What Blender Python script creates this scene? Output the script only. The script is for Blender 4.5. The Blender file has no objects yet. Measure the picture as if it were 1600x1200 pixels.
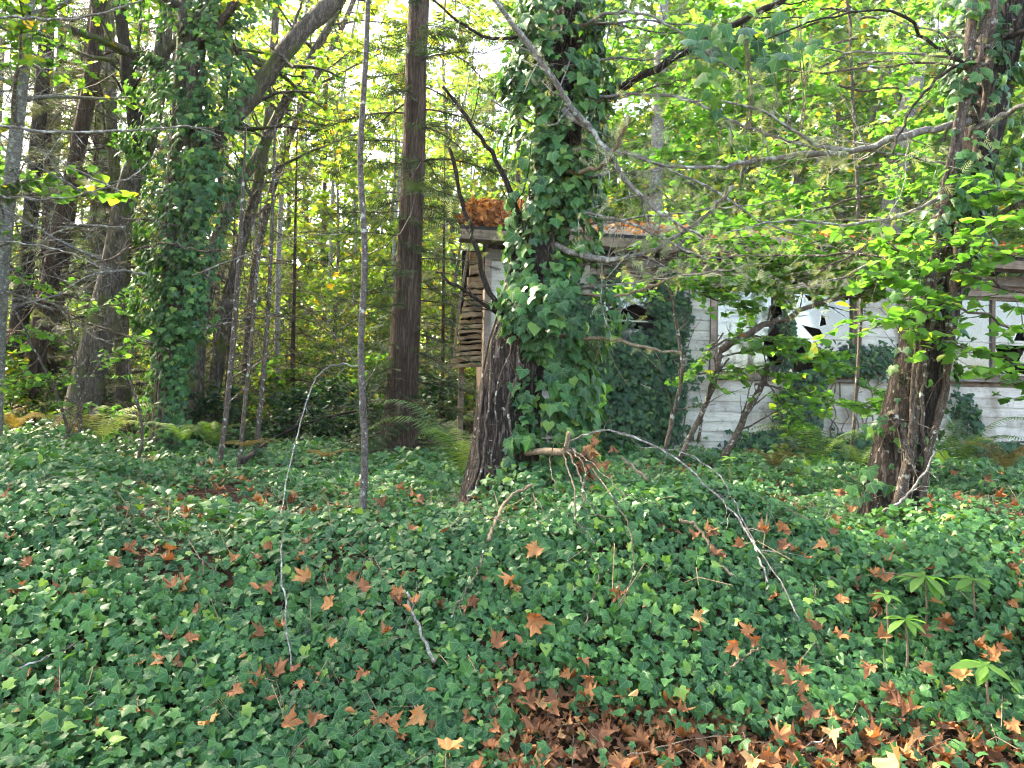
import bpy, math, random
import numpy as np
from mathutils import Matrix, Vector, noise as mnoise
from mathutils.geometry import tessellate_polygon

R = math.radians
rng = np.random.default_rng(11)
random.seed(11)
C = bpy.context.scene.collection
scene = bpy.context.scene

# ------------------------------------------------------------------ camera, sky, sun, exposure
EYE = np.array([0.0, 0.0, 1.5])
FPX = 1200.0                                   # focal length in photo pixels (1600 wide)
PITCH, ROLL = R(1.9), R(1.2)
cam_d = bpy.data.cameras.new('camera')
cam_d.lens = 36 * FPX / 1600
cam_d.clip_end = 2000
cam = bpy.data.objects.new('camera', cam_d)
C.objects.link(cam)
cam.matrix_world = (Matrix.Translation(Vector(EYE)) @ Matrix.Rotation(R(90) + PITCH, 4, 'X') @ Matrix.Rotation(ROLL, 4, 'Z'))
scene.camera = cam
ROT = np.array(cam.matrix_world.to_3x3())

SUN_DIR = np.array([-0.62, 0.45, 0.80])        # towards the sun: behind the wood, to the left
SUN_DIR = SUN_DIR / np.linalg.norm(SUN_DIR)
world = bpy.data.worlds.new('World')
scene.world = world
world.use_nodes = True
wn = world.node_tree
sky = wn.nodes.new('ShaderNodeTexSky')
sky.sky_type = 'NISHITA'
sky.sun_disc = False
sky.sun_elevation = math.asin(SUN_DIR[2])
sky.sun_rotation = math.atan2(SUN_DIR[0], SUN_DIR[1])
sky.air_density = 1.0
sky.dust_density = 3.0
sky.ozone_density = 1.0
bg = wn.nodes['Background']
bg.inputs['Strength'].default_value = 0.15
wn.links.new(sky.outputs['Color'], bg.inputs['Color'])
sun_d = bpy.data.lights.new('sun', 'SUN')
sun_d.energy = 4.0
sun_d.angle = R(3)
sun_d.color = (1.0, 0.93, 0.80)
sun = bpy.data.objects.new('sun', sun_d)
C.objects.link(sun)
sun.location = (-20, 20, 30)
sun.rotation_euler = Vector(SUN_DIR).to_track_quat('Z', 'Y').to_euler()
scene.view_settings.view_transform = 'Standard'
scene.view_settings.look = 'None'
scene.view_settings.gamma = 1.0
scene.view_settings.exposure = 3.3
scene.view_settings.use_curve_mapping = False
scene.view_settings.use_white_balance = True
scene.view_settings.white_balance_temperature = 7600
scene.render.engine = 'CYCLES'
cy = scene.cycles
cy.max_bounces = 6
cy.diffuse_bounces = 4
cy.use_adaptive_sampling = True
cy.adaptive_threshold = 0.035
cy.filter_width = 1.1
cy.glossy_bounces = 2
cy.transmission_bounces = 4
cy.transparent_max_bounces = 6
cy.caustics_reflective = False
cy.caustics_refractive = False


# ------------------------------------------------------------------ geometry helpers
def nrm(v):
    v = np.asarray(v, float)
    return v / np.maximum(np.linalg.norm(v, axis=-1, keepdims=True), 1e-9)


def at(px, py, d):
    """photo pixel + depth along the view axis -> world point"""
    return EYE + ROT @ np.array([(px - 800) / FPX * d, -(py - 600) / FPX * d, -d])


def proj(P):
    q = (np.asarray(P) - EYE) @ ROT
    d = -q[..., 2]
    return 800 + FPX * q[..., 0] / d, 600 - FPX * q[..., 1] / d, d


_ph = np.random.default_rng(3).uniform(0, 6.28, (12, 3))


def wav(x, y, f):
    s = 0
    for i in range(6):
        a = _ph[i, 0]
        k = f * (0.7 + 0.25 * i)
        s = s + np.sin(k * (x * math.cos(a) + y * math.sin(a)) + _ph[i, 1]) / (1 + 0.35 * i)
    return s / 2.6


def sstep(t):
    t = np.clip(t, 0, 1)
    return t * t * (3 - 2 * t)


_gy = [-300, -1, 1.5, 2.7, 2.9, 3.05, 3.3, 3.5, 3.75, 4.1, 5, 9, 14, 30, 300]
_gz = [-.2, 0, .05, .08, .11, .20, .42, .59, .71, .77, .77, .78, .82, .9, 1.2]


def gh(x, y):
    x = np.asarray(x, float)
    y = np.asarray(y, float)
    ys = y + 0.07 * wav(x, y * 0, 1.4) * sstep((y - 1) / 1.0) * (1 - sstep((y - 6) / 4))
    z = np.interp(ys, _gy, _gz)
    near = 1 - sstep((np.abs(y) - 10) / 25)
    z = z + 0.10 * wav(x, y, 1.3) * sstep((y - 2.6) / 1.2) * (0.5 + 0.5 * near) + (0.05 * wav(y, x, 3.9) + 0.035 * wav(x + 3, y, 6.5)) * sstep((y - 2.8) / 0.6) * near
    z = z + 0.12 * np.exp(-((x - 0.25) ** 2 / 0.8 + (y - 4.0) ** 2 / 0.25)) + 0.12 * np.exp(-((x + 2.7) ** 2 / 0.5 + (y - 4.1) ** 2 / 0.3)) + 0.22 * np.exp(-((x - 0.12) ** 2 / 0.22 + (y - 4.72) ** 2 / 0.10)) + 0.13 * np.exp(-((x - 1.15) ** 2 / 0.4 + (y - 4.3) ** 2 / 0.3)) + 0.10 * np.exp(-((x - 0.5) ** 2 / 0.15 + (y - 3.75) ** 2 / 0.06))
    z = z + sstep((y - 17) / 30) * sstep((x + 1) / 14) * 8.5
    z = z + sstep((y - 26) / 60) * 3.0
    return z


def at_ground(px, d, sink=0.0):
    p = at(px, 700, d)
    return np.array([p[0], p[1], float(gh(p[0], p[1])) - sink])


def mesh(name, V, faces, rnd=None, luv=None, smooth=True):
    V = np.asarray(V, np.float32)
    faces = [np.asarray(f, np.int32) for f in (faces if isinstance(faces, list) else [faces]) if len(f)]
    me = bpy.data.meshes.new(name)
    me.vertices.add(len(V))
    me.vertices.foreach_set('co', V.ravel())
    tot = sum(f.size for f in faces)
    me.loops.add(tot)
    me.loops.foreach_set('vertex_index', np.concatenate([f.ravel() for f in faces]))
    npol = sum(len(f) for f in faces)
    me.polygons.add(npol)
    cnt = np.concatenate([np.full(len(f), f.shape[1], np.int32) for f in faces])
    me.polygons.foreach_set('loop_start', np.concatenate([[0], np.cumsum(cnt)[:-1]]).astype(np.int32))
    me.polygons.foreach_set('use_smooth', np.full(npol, bool(smooth)))
    me.update(calc_edges=True)
    if rnd is not None:
        a = me.attributes.new('rnd', 'FLOAT', 'FACE')
        a.data.foreach_set('value', np.asarray(rnd, np.float32))
    if luv is not None:
        a = me.attributes.new('luv', 'FLOAT_VECTOR', 'POINT')
        a.data.foreach_set('vector', np.asarray(luv, np.float32).ravel())
    return me


def obj(name, me, mat=None, parent=None, kind=None):
    o = bpy.data.objects.new(name, me)
    C.objects.link(o)
    if mat is not None and me is not None and not me.materials:
        me.materials.append(mat)
    if parent is not None:
        o.parent = parent
    if kind:
        o['kind'] = kind
    return o


def tag(o, label, cat, group=None, kind=None):
    o['label'] = label
    o['category'] = cat
    if group:
        o['group'] = group
    if kind:
        o['kind'] = kind
    return o


def thing(name, label, cat, loc=(0, 0, 0), rz=0.0, group=None):
    o = bpy.data.objects.new(name, None)
    o.empty_display_size = 0.2
    C.objects.link(o)
    o.location = loc
    o.rotation_euler = (0, 0, rz)
    return tag(o, label, cat, group)


def copy_tree(o, parent=None):
    c = o.copy()
    C.objects.link(c)
    c.parent = parent
    for ch in o.children:
        copy_tree(ch, c)
    return c


class MB:
    """collects quads and triangles of ONE part"""

    def __init__(self):
        self.V, self.Q, self.T, self.n = [], [], [], 0

    def add(self, V, Q=None, T=None):
        V = np.asarray(V, float)
        if Q is not None and len(Q):
            self.Q.append(np.asarray(Q, int) + self.n)
        if T is not None and len(T):
            self.T.append(np.asarray(T, int) + self.n)
        self.V.append(V)
        self.n += len(V)

    def tube(self, P, r, sides=6, rough=0.0, seed=0, cap=False, kz=3.0, ka=2.0):
        P = np.asarray(P, float)
        n = len(P)
        r = np.broadcast_to(np.asarray(r, float), (n,))
        t = np.gradient(P, axis=0)
        t = nrm(t)
        ref = np.array([0, 0, 1.0]) if abs(t[0][2]) < 0.8 else np.array([1.0, 0, 0])
        u = nrm(np.cross(t[0], ref))
        U = np.zeros((n, 3))
        for i in range(n):
            u = u - t[i] * np.dot(u, t[i])
            u = u / max(np.linalg.norm(u), 1e-9)
            U[i] = u
        W = np.cross(t, U)
        a = np.linspace(0, 2 * math.pi, sides, endpoint=False)
        rad = np.repeat(r[:, None], sides, 1)
        if rough:
            L = np.concatenate([[0], np.cumsum(np.linalg.norm(np.diff(P, axis=0), axis=1))])
            for i in range(n):
                for j in range(sides):
                    q = (math.cos(a[j]) * ka + seed * 7.3, math.sin(a[j]) * ka, L[i] * kz)
                    v = mnoise.noise(q) + 0.6 * (1 - 2 * abs(mnoise.noise((q[0] * 2.7, q[1] * 2.7, q[2] * 0.9))))
                    rad[i, j] *= 1 + rough * v
        ring = P[:, None, :] + rad[..., None] * (np.cos(a)[None, :, None] * U[:, None, :] + np.sin(a)[None, :, None] * W[:, None, :])
        V = ring.reshape(-1, 3)
        i = np.arange(n - 1)[:, None] * sides
        j = np.arange(sides)[None, :]
        j2 = (j + 1) % sides
        Q = np.stack([i + j, i + j2, i + sides + j2, i + sides + j], -1).reshape(-1, 4)
        T = None
        if cap:
            V = np.vstack([V, P[:1], P[-1:]])
            k = n * sides
            jj = np.arange(sides)
            T = np.vstack([np.stack([np.full(sides, k), (jj + 1) % sides, jj], 1),
                           np.stack([np.full(sides, k + 1), (n - 1) * sides + jj, (n - 1) * sides + (jj + 1) % sides], 1)])
        self.add(V, Q, T)

    def box(self, a, b, jit=0.0):
        x0, y0, z0 = a
        x1, y1, z1 = b
        V = np.array([[x0, y0, z0], [x1, y0, z0], [x1, y1, z0], [x0, y1, z0], [x0, y0, z1], [x1, y0, z1], [x1, y1, z1], [x0, y1, z1]], float)
        if jit:
            V += rng.uniform(-jit, jit, V.shape)
        self.add(V, [[0, 3, 2, 1], [4, 5, 6, 7], [0, 1, 5, 4], [1, 2, 6, 5], [2, 3, 7, 6], [3, 0, 4, 7]])

    def me(self, name, off=None, smooth=False):
        V = np.vstack(self.V)
        if off is not None:
            V = V - np.asarray(off)
        F = []
        if self.Q:
            F.append(np.vstack(self.Q))
        if self.T:
            F.append(np.vstack(self.T))
        return mesh(name, V, F, smooth=smooth)

    def part(self, name, mat, root=None, smooth=True, kind=None, world=True):
        off = np.array(root.location) if (root is not None and world) else None
        return obj(name, self.me(name, off, smooth), mat, root, kind)


def smooth_path(P, n):
    """Catmull-Rom through control rows (any number of columns)"""
    P = np.asarray(P, float)
    if len(P) == 2:
        t = np.linspace(0, 1, n)[:, None]
        return P[0] * (1 - t) + P[1] * t
    Q = np.vstack([2 * P[0] - P[1], P, 2 * P[-1] - P[-2]])
    out = []
    m = len(P) - 1
    for s in np.linspace(0, m, n):
        i = min(int(s), m - 1)
        t = s - i
        a, b, c, d = Q[i], Q[i + 1], Q[i + 2], Q[i + 3]
        out.append(0.5 * ((2 * b) + (c - a) * t + (2 * a - 5 * b + 4 * c - d) * t * t + (3 * b - a - 3 * c + d) * t ** 3))
    return np.array(out)


def pxpath(pts, d0, d1=None, n=None):
    """pixel polyline -> world polyline, depth running d0..d1"""
    d1 = d0 if d1 is None else d1
    k = len(pts)
    rows = [at(p[0], p[1], p[2] if len(p) > 2 else d0 + (d1 - d0) * i / max(k - 1, 1)) for i, p in enumerate(pts)]
    return smooth_path(rows, n or max(8, k * 4))


# ------------------------------------------------------------------ leaf templates (x across, y to the tip, z up)
def fan(outline, centre, zf):
    V = np.array([centre] + list(outline), float)
    V = np.column_stack([V, [zf(x, y) for x, y in V]])
    n = len(outline)
    T = np.array([[0, 1 + i, 1 + (i + 1) % n] for i in range(n)])
    return V, T


def mirror(half):
    """half outline from base to tip on the right; mirrored"""
    return half + [(-x, y) for x, y in half[-2:0:-1]]


IVY_A = fan(mirror([(0, 0.02), (.20, -.17), (.44, -.06), (.38, .15), (.56, .33), (.27, .45), (0, .88)]), (0, .22), lambda x, y: -.34 * abs(x) - .22 * y * y + .05)
IVY_B = fan(mirror([(0, 0.0), (.26, -.14), (.46, .06), (.44, .28), (.30, .46), (0, .80)]), (0, .25), lambda x, y: .26 * abs(x) - .26 * y * y)
IVY_C = fan(mirror([(0, 0.0), (.36, -.10), (.50, .24), (.24, .42), (0, .85)]), (0, .25), lambda x, y: -.30 * abs(x) - .24 * y * y)
BROAD = fan(mirror([(0, 0), (.26, .08), (.42, .34), (.36, .60), (.16, .86), (0, 1.0)]), (0, .42), lambda x, y: .12 * abs(x) - .12 * y * y)
HAZEL = fan(mirror([(0, 0), (.26, .02), (.40, .20), (.50, .36), (.38, .45), (.40, .64), (.22, .70), (.17, .84), (0, 1.0)]), (0, .38), lambda x, y: .14 * abs(x) - .14 * y * y)
LOBED = fan(mirror([(0, 0), (.30, .02), (.50, .26), (.33, .36), (.44, .66), (.18, .62), (0, 1.0)]), (0, .32), lambda x, y: .10 * abs(x) - .10 * y * y)
DIAMOND = (np.array([[0, 0, 0], [.34, .42, .06], [0, 1, -.08], [-.34, .42, .06]]), np.array([[0, 1, 2], [0, 2, 3]]))


def spray_template(n=7, w=.34, sl=0.30):
    V, T = [[-.008, 0, 0], [.008, 0, 0], [0, 1, -.06]], [[0, 1, 2]]
    for i in range(n):
        y = .06 + .84 * i / n
        L = sl * (1.15 - .75 * i / n)
        for s in (-1, 1):
            k = len(V)
            dy = rng.uniform(-.02, .02)
            V += [[0, y + dy, 0], [0, y + .055 + dy, 0], [s * L, y + L * .75 + dy, -.05 - .1 * rng.random()]]
            T.append([k, k + 1, k + 2] if s > 0 else [k, k + 2, k + 1])
    return np.array(V, float), np.array(T)


SPRAY = spray_template()


def frames(normal, tip):
    ez = nrm(normal)
    ey = tip - np.sum(tip * ez, -1, keepdims=True) * ez
    ey = nrm(ey)
    ex = np.cross(ey, ez)
    return ex, ey, ez


class Leaves:
    """many leaves of one plant, as one mesh with a value per leaf"""

    def __init__(self):
        self.V, self.T, self.r, self.u, self.n = [], [], [], [], 0

    def add(self, tpl, pos, normal, tip, scale, rnd=None):
        pos = np.atleast_2d(pos)
        k = len(pos)
        if not k:
            return
        TV, TF = tpl
        scale = np.broadcast_to(np.asarray(scale, float), (k,))
        ex, ey, ez = frames(np.broadcast_to(normal, (k, 3)), np.broadcast_to(tip, (k, 3)))
        loc = TV[None] * scale[:, None, None]
        V = pos[:, None] + loc[..., 0:1] * ex[:, None] + loc[..., 1:2] * ey[:, None] + loc[..., 2:3] * ez[:, None]
        m = len(TV)
        self.V.append(V.reshape(-1, 3))
        self.T.append((TF[None] + (np.arange(k) * m)[:, None, None] + self.n).reshape(-1, 3))
        rnd = rng.random(k) if rnd is None else rnd
        self.r.append(np.repeat(rnd, len(TF)))
        self.u.append(np.tile(TV, (k, 1)))
        self.n += k * m

    def me(self, name, off=None):
        V = np.vstack(self.V)
        if off is not None:
            V = V - np.asarray(off)
        return mesh(name, V, np.vstack(self.T), np.concatenate(self.r), np.vstack(self.u))

    def part(self, name, mat, root=None, kind='stuff', world=True):
        off = np.array(root.location) if (root is not None and world) else None
        return obj(name, self.me(name, off), mat, root, kind)


def leaf_mesh(tpl, name, rv):
    return mesh(name, tpl[0], tpl[1], np.full(len(tpl[1]), rv), tpl[0])


def place(o, pos, normal, tip, scale, root=None):
    """set the local matrix of a single leaf object (root unrotated)"""
    ex, ey, ez = frames(np.asarray(normal)[None], np.asarray(tip)[None])
    M = Matrix(((ex[0][0] * scale, ey[0][0] * scale, ez[0][0] * scale, pos[0]),
                (ex[0][1] * scale, ey[0][1] * scale, ez[0][1] * scale, pos[1]),
                (ex[0][2] * scale, ey[0][2] * scale, ez[0][2] * scale, pos[2]), (0, 0, 0, 1)))
    if root is not None:
        M = Matrix.Translation(-Vector(root.location)) @ M
    o.matrix_basis = M


def rdir(k, up=0.0):
    v = rng.normal(size=(k, 3))
    v = nrm(v)
    v[:, 2] += up
    return nrm(v)


# ------------------------------------------------------------------ materials
def new_mat(name):
    m = bpy.data.materials.new(name)
    m.use_nodes = True
    nt = m.node_tree
    return m, nt, nt.nodes['Principled BSDF'], nt.nodes['Material Output']


def N(nt, t, **kw):
    n = nt.nodes.new('ShaderNode' + t)
    for k, v in kw.items():
        if k in n.inputs:
            n.inputs[k].default_value = v
        else:
            setattr(n, k, v)
    return n


def ramp(nt, stops, src=None, interp='LINEAR'):
    n = nt.nodes.new('ShaderNodeValToRGB')
    n.color_ramp.interpolation = interp
    while len(n.color_ramp.elements) < len(stops):
        n.color_ramp.elements.new(0.5)
    for e, (p, c) in zip(n.color_ramp.elements, stops):
        e.position = p
        e.color = (*c, 1) if len(c) == 3 else c
    if src is not None:
        nt.links.new(src, n.inputs['Fac'])
    return n


def mixc(nt, a, b, fac, mode='MIX'):
    n = nt.nodes.new('ShaderNodeMix')
    n.data_type = 'RGBA'
    n.blend_type = mode
    for s, v in ((n.inputs['Factor'], fac), (n.inputs['A'], a), (n.inputs['B'], b)):
        if hasattr(v, 'is_linked'):
            nt.links.new(v, s)
        else:
            s.default_value = v if isinstance(v, (int, float)) else (*v, 1)
    return n.outputs['Result']


def leaf_mat(name, stops, trans=0.35, rough=0.5, spec=0.4, tcol=None, veins=False, vary=0.0, clump=1.5):
    m, nt, bs, out = new_mat(name)
    at_ = N(nt, 'Attribute', attribute_name='rnd')
    rp = ramp(nt, stops, at_.outputs['Fac'])
    col = rp.outputs['Color']
    tc = N(nt, 'TexCoord')
    nz = N(nt, 'TexNoise', Scale=clump, Detail=2.0)
    nt.links.new(tc.outputs['Object'], nz.inputs['Vector'])
    cl = ramp(nt, [(.3, (.72, .78, .74)), (.7, (1.15, 1.1, 1.0))], nz.outputs['Fac'])
    col = mixc(nt, col, cl.outputs['Color'], 1.0, 'MULTIPLY')
    if vary:
        oi = N(nt, 'ObjectInfo')
        vr = ramp(nt, [(0, (1 - vary, 1, 1)), (.5, (1, 1, 1)), (1, (1 + vary, 1, 1 - vary))], oi.outputs['Random'])
        col = mixc(nt, col, vr.outputs['Color'], 1.0, 'MULTIPLY')
    if veins:
        uv = N(nt, 'Attribute', attribute_name='luv')
        sp = N(nt, 'SeparateXYZ')
        nt.links.new(uv.outputs['Vector'], sp.inputs[0])
        ax = N(nt, 'Math', operation='ABSOLUTE')
        nt.links.new(sp.outputs['X'], ax.inputs[0])
        # three straight veins from the petiole: y axis, y = .6x, y = -.15x
        best = ax.outputs[0]
        for s, c in ((.60, .857), (-.14, .99)):
            a1 = N(nt, 'Math', operation='MULTIPLY')
            nt.links.new(ax.outputs[0], a1.inputs[0])
            a1.inputs[1].default_value = s
            a2 = N(nt, 'Math', operation='SUBTRACT')
            nt.links.new(sp.outputs['Y'], a2.inputs[0])
            nt.links.new(a1.outputs[0], a2.inputs[1])
            a3 = N(nt, 'Math', operation='ABSOLUTE')
            nt.links.new(a2.outputs[0], a3.inputs[0])
            a4 = N(nt, 'Math', operation='MULTIPLY')
            nt.links.new(a3.outputs[0], a4.inputs[0])
            a4.inputs[1].default_value = c
            mn = N(nt, 'Math', operation='MINIMUM')
            nt.links.new(best, mn.inputs[0])
            nt.links.new(a4.outputs[0], mn.inputs[1])
            best = mn.outputs[0]
        vr = ramp(nt, [(.0, (1, 1, 1)), (.035, (0, 0, 0))], best)
        vm = N(nt, 'Math', operation='MULTIPLY')
        nt.links.new(vr.outputs['Color'], vm.inputs[0])
        vm.inputs[1].default_value = 0.30
        col = mixc(nt, col, (.25, .38, .18), vm.outputs[0])
    nt.links.new(col, bs.inputs['Base Color'])
    bs.inputs['Roughness'].default_value = rough
    bs.inputs['Specular IOR Level'].default_value = spec
    if trans:
        tr = N(nt, 'BsdfTranslucent')
        tcn = mixc(nt, col, tcol or (1.5, 1.5, .55), 1.0, 'MULTIPLY')
        nt.links.new(tcn, tr.inputs['Color'])
        mx = N(nt, 'MixShader')
        mx.inputs[0].default_value = trans
        nt.links.new(bs.outputs[0], mx.inputs[1])
        nt.links.new(tr.outputs[0], mx.inputs[2])
        nt.links.new(mx.outputs[0], out.inputs['Surface'])
    return m


def bark_mat(name, dark, light, scale=14.0, stretch=0.18, moss=0.0, lichen=0.0, bump=0.6):
    m, nt, bs, out = new_mat(name)
    tc = N(nt, 'TexCoord')
    mp = N(nt, 'Mapping')
    mp.inputs['Scale'].default_value = (1, 1, stretch)
    nt.links.new(tc.outputs['Object'], mp.inputs['Vector'])
    nz = N(nt, 'TexNoise', Scale=scale, Detail=6.0, Roughness=0.65)
    nt.links.new(mp.outputs[0], nz.inputs['Vector'])
    vo = N(nt, 'TexVoronoi', Scale=scale * 1.3, feature='DISTANCE_TO_EDGE')
    wp = mixc(nt, mp.outputs[0], nz.outputs['Color'], 0.17)
    nt.links.new(wp, vo.inputs['Vector'])
    crack = ramp(nt, [(0, (.12, .12, .12)), (.25, (1, 1, 1))], vo.outputs['Distance'])
    c1 = ramp(nt, [(.28, dark), (.72, light)], nz.outputs['Fac'])
    col = mixc(nt, c1.outputs['Color'], crack.outputs['Color'], 0.8, 'MULTIPLY')
    if moss:
        n2 = N(nt, 'TexNoise', Scale=3.2, Detail=5.0)
        nt.links.new(tc.outputs['Object'], n2.inputs['Vector'])
        mk = ramp(nt, [(.62 - .3 * moss, (0, 0, 0)), (.72 - .2 * moss, (1, 1, 1))], n2.outputs['Fac'])
        col = mixc(nt, col, (.075, .10, .028), mk.outputs['Color'])
    if lichen:
        n3 = N(nt, 'TexNoise', Scale=22.0, Detail=4.0)
        nt.links.new(tc.outputs['Object'], n3.inputs['Vector'])
        mk = ramp(nt, [(.66 - .2 * lichen, (0, 0, 0)), (.72 - .15 * lichen, (1, 1, 1))], n3.outputs['Fac'])
        col = mixc(nt, col, (.36, .38, .33), mk.outputs['Color'])
    nt.links.new(col, bs.inputs['Base Color'])
    bs.inputs['Roughness'].default_value = 0.9
    bs.inputs['Specular IOR Level'].default_value = 0.15
    bp = N(nt, 'Bump', Strength=bump, Distance=0.03)
    nt.links.new(crack.outputs['Color'], bp.inputs['Height'])
    nt.links.new(bp.outputs[0], bs.inputs['Normal'])
    return m


def wood_mat(name, stops, stain=None, sx=(1.2, 30, 30), rough=0.8, bump=.25):
    """painted or bare boards: grain along X, vertical stains"""
    m, nt, bs, out = new_mat(name)
    tc = N(nt, 'TexCoord')
    geo = N(nt, 'NewGeometry')
    mp = N(nt, 'Mapping')
    mp.inputs['Scale'].default_value = sx
    nt.links.new(geo.outputs['Position'], mp.inputs['Vector'])
    nz = N(nt, 'TexNoise', Scale=1.0, Detail=5.0, Roughness=.7)
    nt.links.new(mp.outputs[0], nz.inputs['Vector'])
    rp = ramp(nt, stops, nz.outputs['Fac'])
    col = rp.outputs['Color']
    oi = N(nt, 'ObjectInfo')
    vr = ramp(nt, [(0, (.80, .80, .80)), (1, (1.08, 1.07, 1.05))], oi.outputs['Random'])
    col = mixc(nt, col, vr.outputs['Color'], 1.0, 'MULTIPLY')
    if stain:
        n2 = N(nt, 'TexNoise', Scale=1.6, Detail=5.0, Roughness=.6)
        mp2 = N(nt, 'Mapping')
        mp2.inputs['Scale'].default_value = (1.4, 1.4, .8)
        nt.links.new(geo.outputs['Position'], mp2.inputs['Vector'])
        nt.links.new(mp2.outputs[0], n2.inputs['Vector'])
        mk = ramp(nt, [(.48, (0, 0, 0)), (.68, (.75, .75, .75))], n2.outputs['Fac'])
        col = mixc(nt, col, stain, mk.outputs['Color'])
        n4 = N(nt, 'TexNoise', Scale=14.0, Detail=4.0)
        nt.links.new(geo.outputs['Position'], n4.inputs['Vector'])
        mk4 = ramp(nt, [(.60, (0, 0, 0)), (.72, (.6, .6, .6))], n4.outputs['Fac'])
        col = mixc(nt, col, (stain[0] * .6, stain[1] * .6, stain[2] * .6), mk4.outputs['Color'])
    nt.links.new(col, bs.inputs['Base Color'])
    bs.inputs['Roughness'].default_value = rough
    bs.inputs['Specular IOR Level'].default_value = .2
    bp = N(nt, 'Bump', Strength=bump, Distance=.01)
    nt.links.new(nz.outputs['Fac'], bp.inputs['Height'])
    nt.links.new(bp.outputs[0], bs.inputs['Normal'])
    return m


def plain(name, col, rough=.8, spec=.2):
    m, nt, bs, out = new_mat(name)
    nz = N(nt, 'TexNoise', Scale=9.0, Detail=4.0)
    tc = N(nt, 'TexCoord')
    nt.links.new(tc.outputs['Object'], nz.inputs['Vector'])
    rp = ramp(nt, [(.3, tuple(c * .7 for c in col)), (.7, tuple(min(1, c * 1.2) for c in col))], nz.outputs['Fac'])
    nt.links.new(rp.outputs['Color'], bs.inputs['Base Color'])
    bs.inputs['Roughness'].default_value = rough
    bs.inputs['Specular IOR Level'].default_value = spec
    return m


M = {}
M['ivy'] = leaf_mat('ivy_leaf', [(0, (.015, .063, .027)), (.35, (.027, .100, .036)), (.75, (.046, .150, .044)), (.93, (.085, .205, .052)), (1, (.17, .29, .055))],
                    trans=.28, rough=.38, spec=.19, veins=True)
M['ivy_deep'] = leaf_mat('ivy_leaf_deep', [(0, (.012, .046, .026)), (.5, (.022, .075, .036)), (.9, (.040, .110, .045)), (1, (.09, .17, .05))], trans=.25, rough=.48, spec=.22)
M['maple'] = leaf_mat('maple_leaf', [(0, (.035, .090, .022)), (.5, (.065, .140, .026)), (.85, (.110, .175, .028)), (.95, (.24, .21, .03)), (1, (.42, .20, .03))], trans=.55, rough=.5, spec=.25, tcol=(1.8, 2.2, .95), vary=.12, clump=.8)
M['maple_yellow'] = leaf_mat('maple_leaf_yellow', [(0, (.055, .115, .025)), (.45, (.085, .150, .028)), (.85, (.14, .18, .03)), (.96, (.24, .20, .03)), (1, (.38, .20, .03))], trans=.62, rough=.5, spec=.2, tcol=(2.2, 2.4, 1.0), vary=.12, clump=.6)
M['hazel'] = leaf_mat('hazel_leaf', [(0, (.065, .155, .040)), (.6, (.105, .225, .050)), (.95, (.15, .27, .06)), (.985, (.28, .30, .06)), (1, (.36, .30, .05))], trans=.55, rough=.5, spec=.22, tcol=(1.7, 2.1, .9), veins=False, clump=1.2)
M['needle'] = leaf_mat('conifer_spray', [(0, (.018, .046, .022)), (.6, (.034, .072, .030)), (1, (.065, .090, .035))], trans=.3, rough=.6, spec=.25, tcol=(1.3, 1.3, .7), vary=.1)
M['needle_grey'] = leaf_mat('hemlock_spray', [(0, (.035, .050, .028)), (.6, (.060, .080, .045)), (.85, (.10, .11, .07)), (1, (.14, .11, .07))], trans=.35, rough=.7, spec=.2, tcol=(1.3, 1.25, .8), vary=.1)
M['fern'] = leaf_mat('fern_frond', [(0, (.035, .085, .024)), (.7, (.065, .130, .032)), (1, (.12, .16, .04))], trans=.4, rough=.6, spec=.25)
M['fern_dry'] = leaf_mat('fern_frond_dry', [(0, (.10, .075, .03)), (1, (.17, .12, .045))], trans=.3, rough=.8, spec=.1)
M['fern_sunlit'] = leaf_mat('fern_frond_sunlit', [(0, (.13, .19, .07)), (1, (.24, .29, .13))], trans=.4, rough=.6, spec=.3)  # sunlight on one fern put into a lighter frond colour
M['dead_leaf'] = leaf_mat('fallen_leaf', [(0, (.11, .048, .027)), (.3, (.20, .083, .038)), (.6, (.34, .140, .055)), (.85, (.46, .22, .085)), (1, (.48, .29, .12))], trans=.2, rough=.65, spec=.25, tcol=(1.2, .9, .6), clump=14.)
M['litter'] = leaf_mat('leaf_litter', [(0, (.10, .050, .030)), (.4, (.22, .100, .055)), (.75, (.38, .175, .085)), (1, (.50, .28, .13))], trans=.12, rough=.75, spec=.15, clump=9.)
M['roof_litter'] = leaf_mat('roof_needles', [(0, (.11, .040, .018)), (.5, (.24, .085, .032)), (1, (.40, .17, .06))], trans=.15, rough=.8, spec=.1, clump=6.)
M['lichen'] = leaf_mat('beard_lichen', [(0, (.20, .24, .16)), (1, (.36, .40, .28))], trans=.3, rough=.9, spec=.05)
M['bark_fir'] = bark_mat('bark_fir', (.028, .021, .018), (.15, .122, .104), 19, .20, moss=.10, lichen=.12, bump=1.0)
M['bark_red'] = bark_mat('bark_cedar', (.052, .034, .026), (.145, .100, .076), 22, .06, bump=.6)
M['bark_maple'] = bark_mat('bark_maple', (.075, .062, .052), (.24, .21, .18), 16, .25, moss=.45)
M['bark_dark'] = bark_mat('bark_dark', (.022, .018, .015), (.070, .058, .048), 24, .25, bump=.4)
M['bark_pale'] = bark_mat('bark_pale', (.17, .155, .14), (.36, .34, .31), 22, 1.8, lichen=.5, bump=.25)
M['bark_sapling'] = bark_mat('bark_sapling', (.085, .070, .060), (.21, .19, .17), 30, 1.0, lichen=.25, bump=.3)
M['bark_thin'] = bark_mat('bark_thin', (.075, .056, .044), (.19, .15, .12), 26, .3, lichen=.3, bump=.3)
M['deadwood'] = bark_mat('deadwood_grey', (.13, .115, .10), (.34, .32, .29), 40, .3, lichen=.6, bump=.3)
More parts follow.
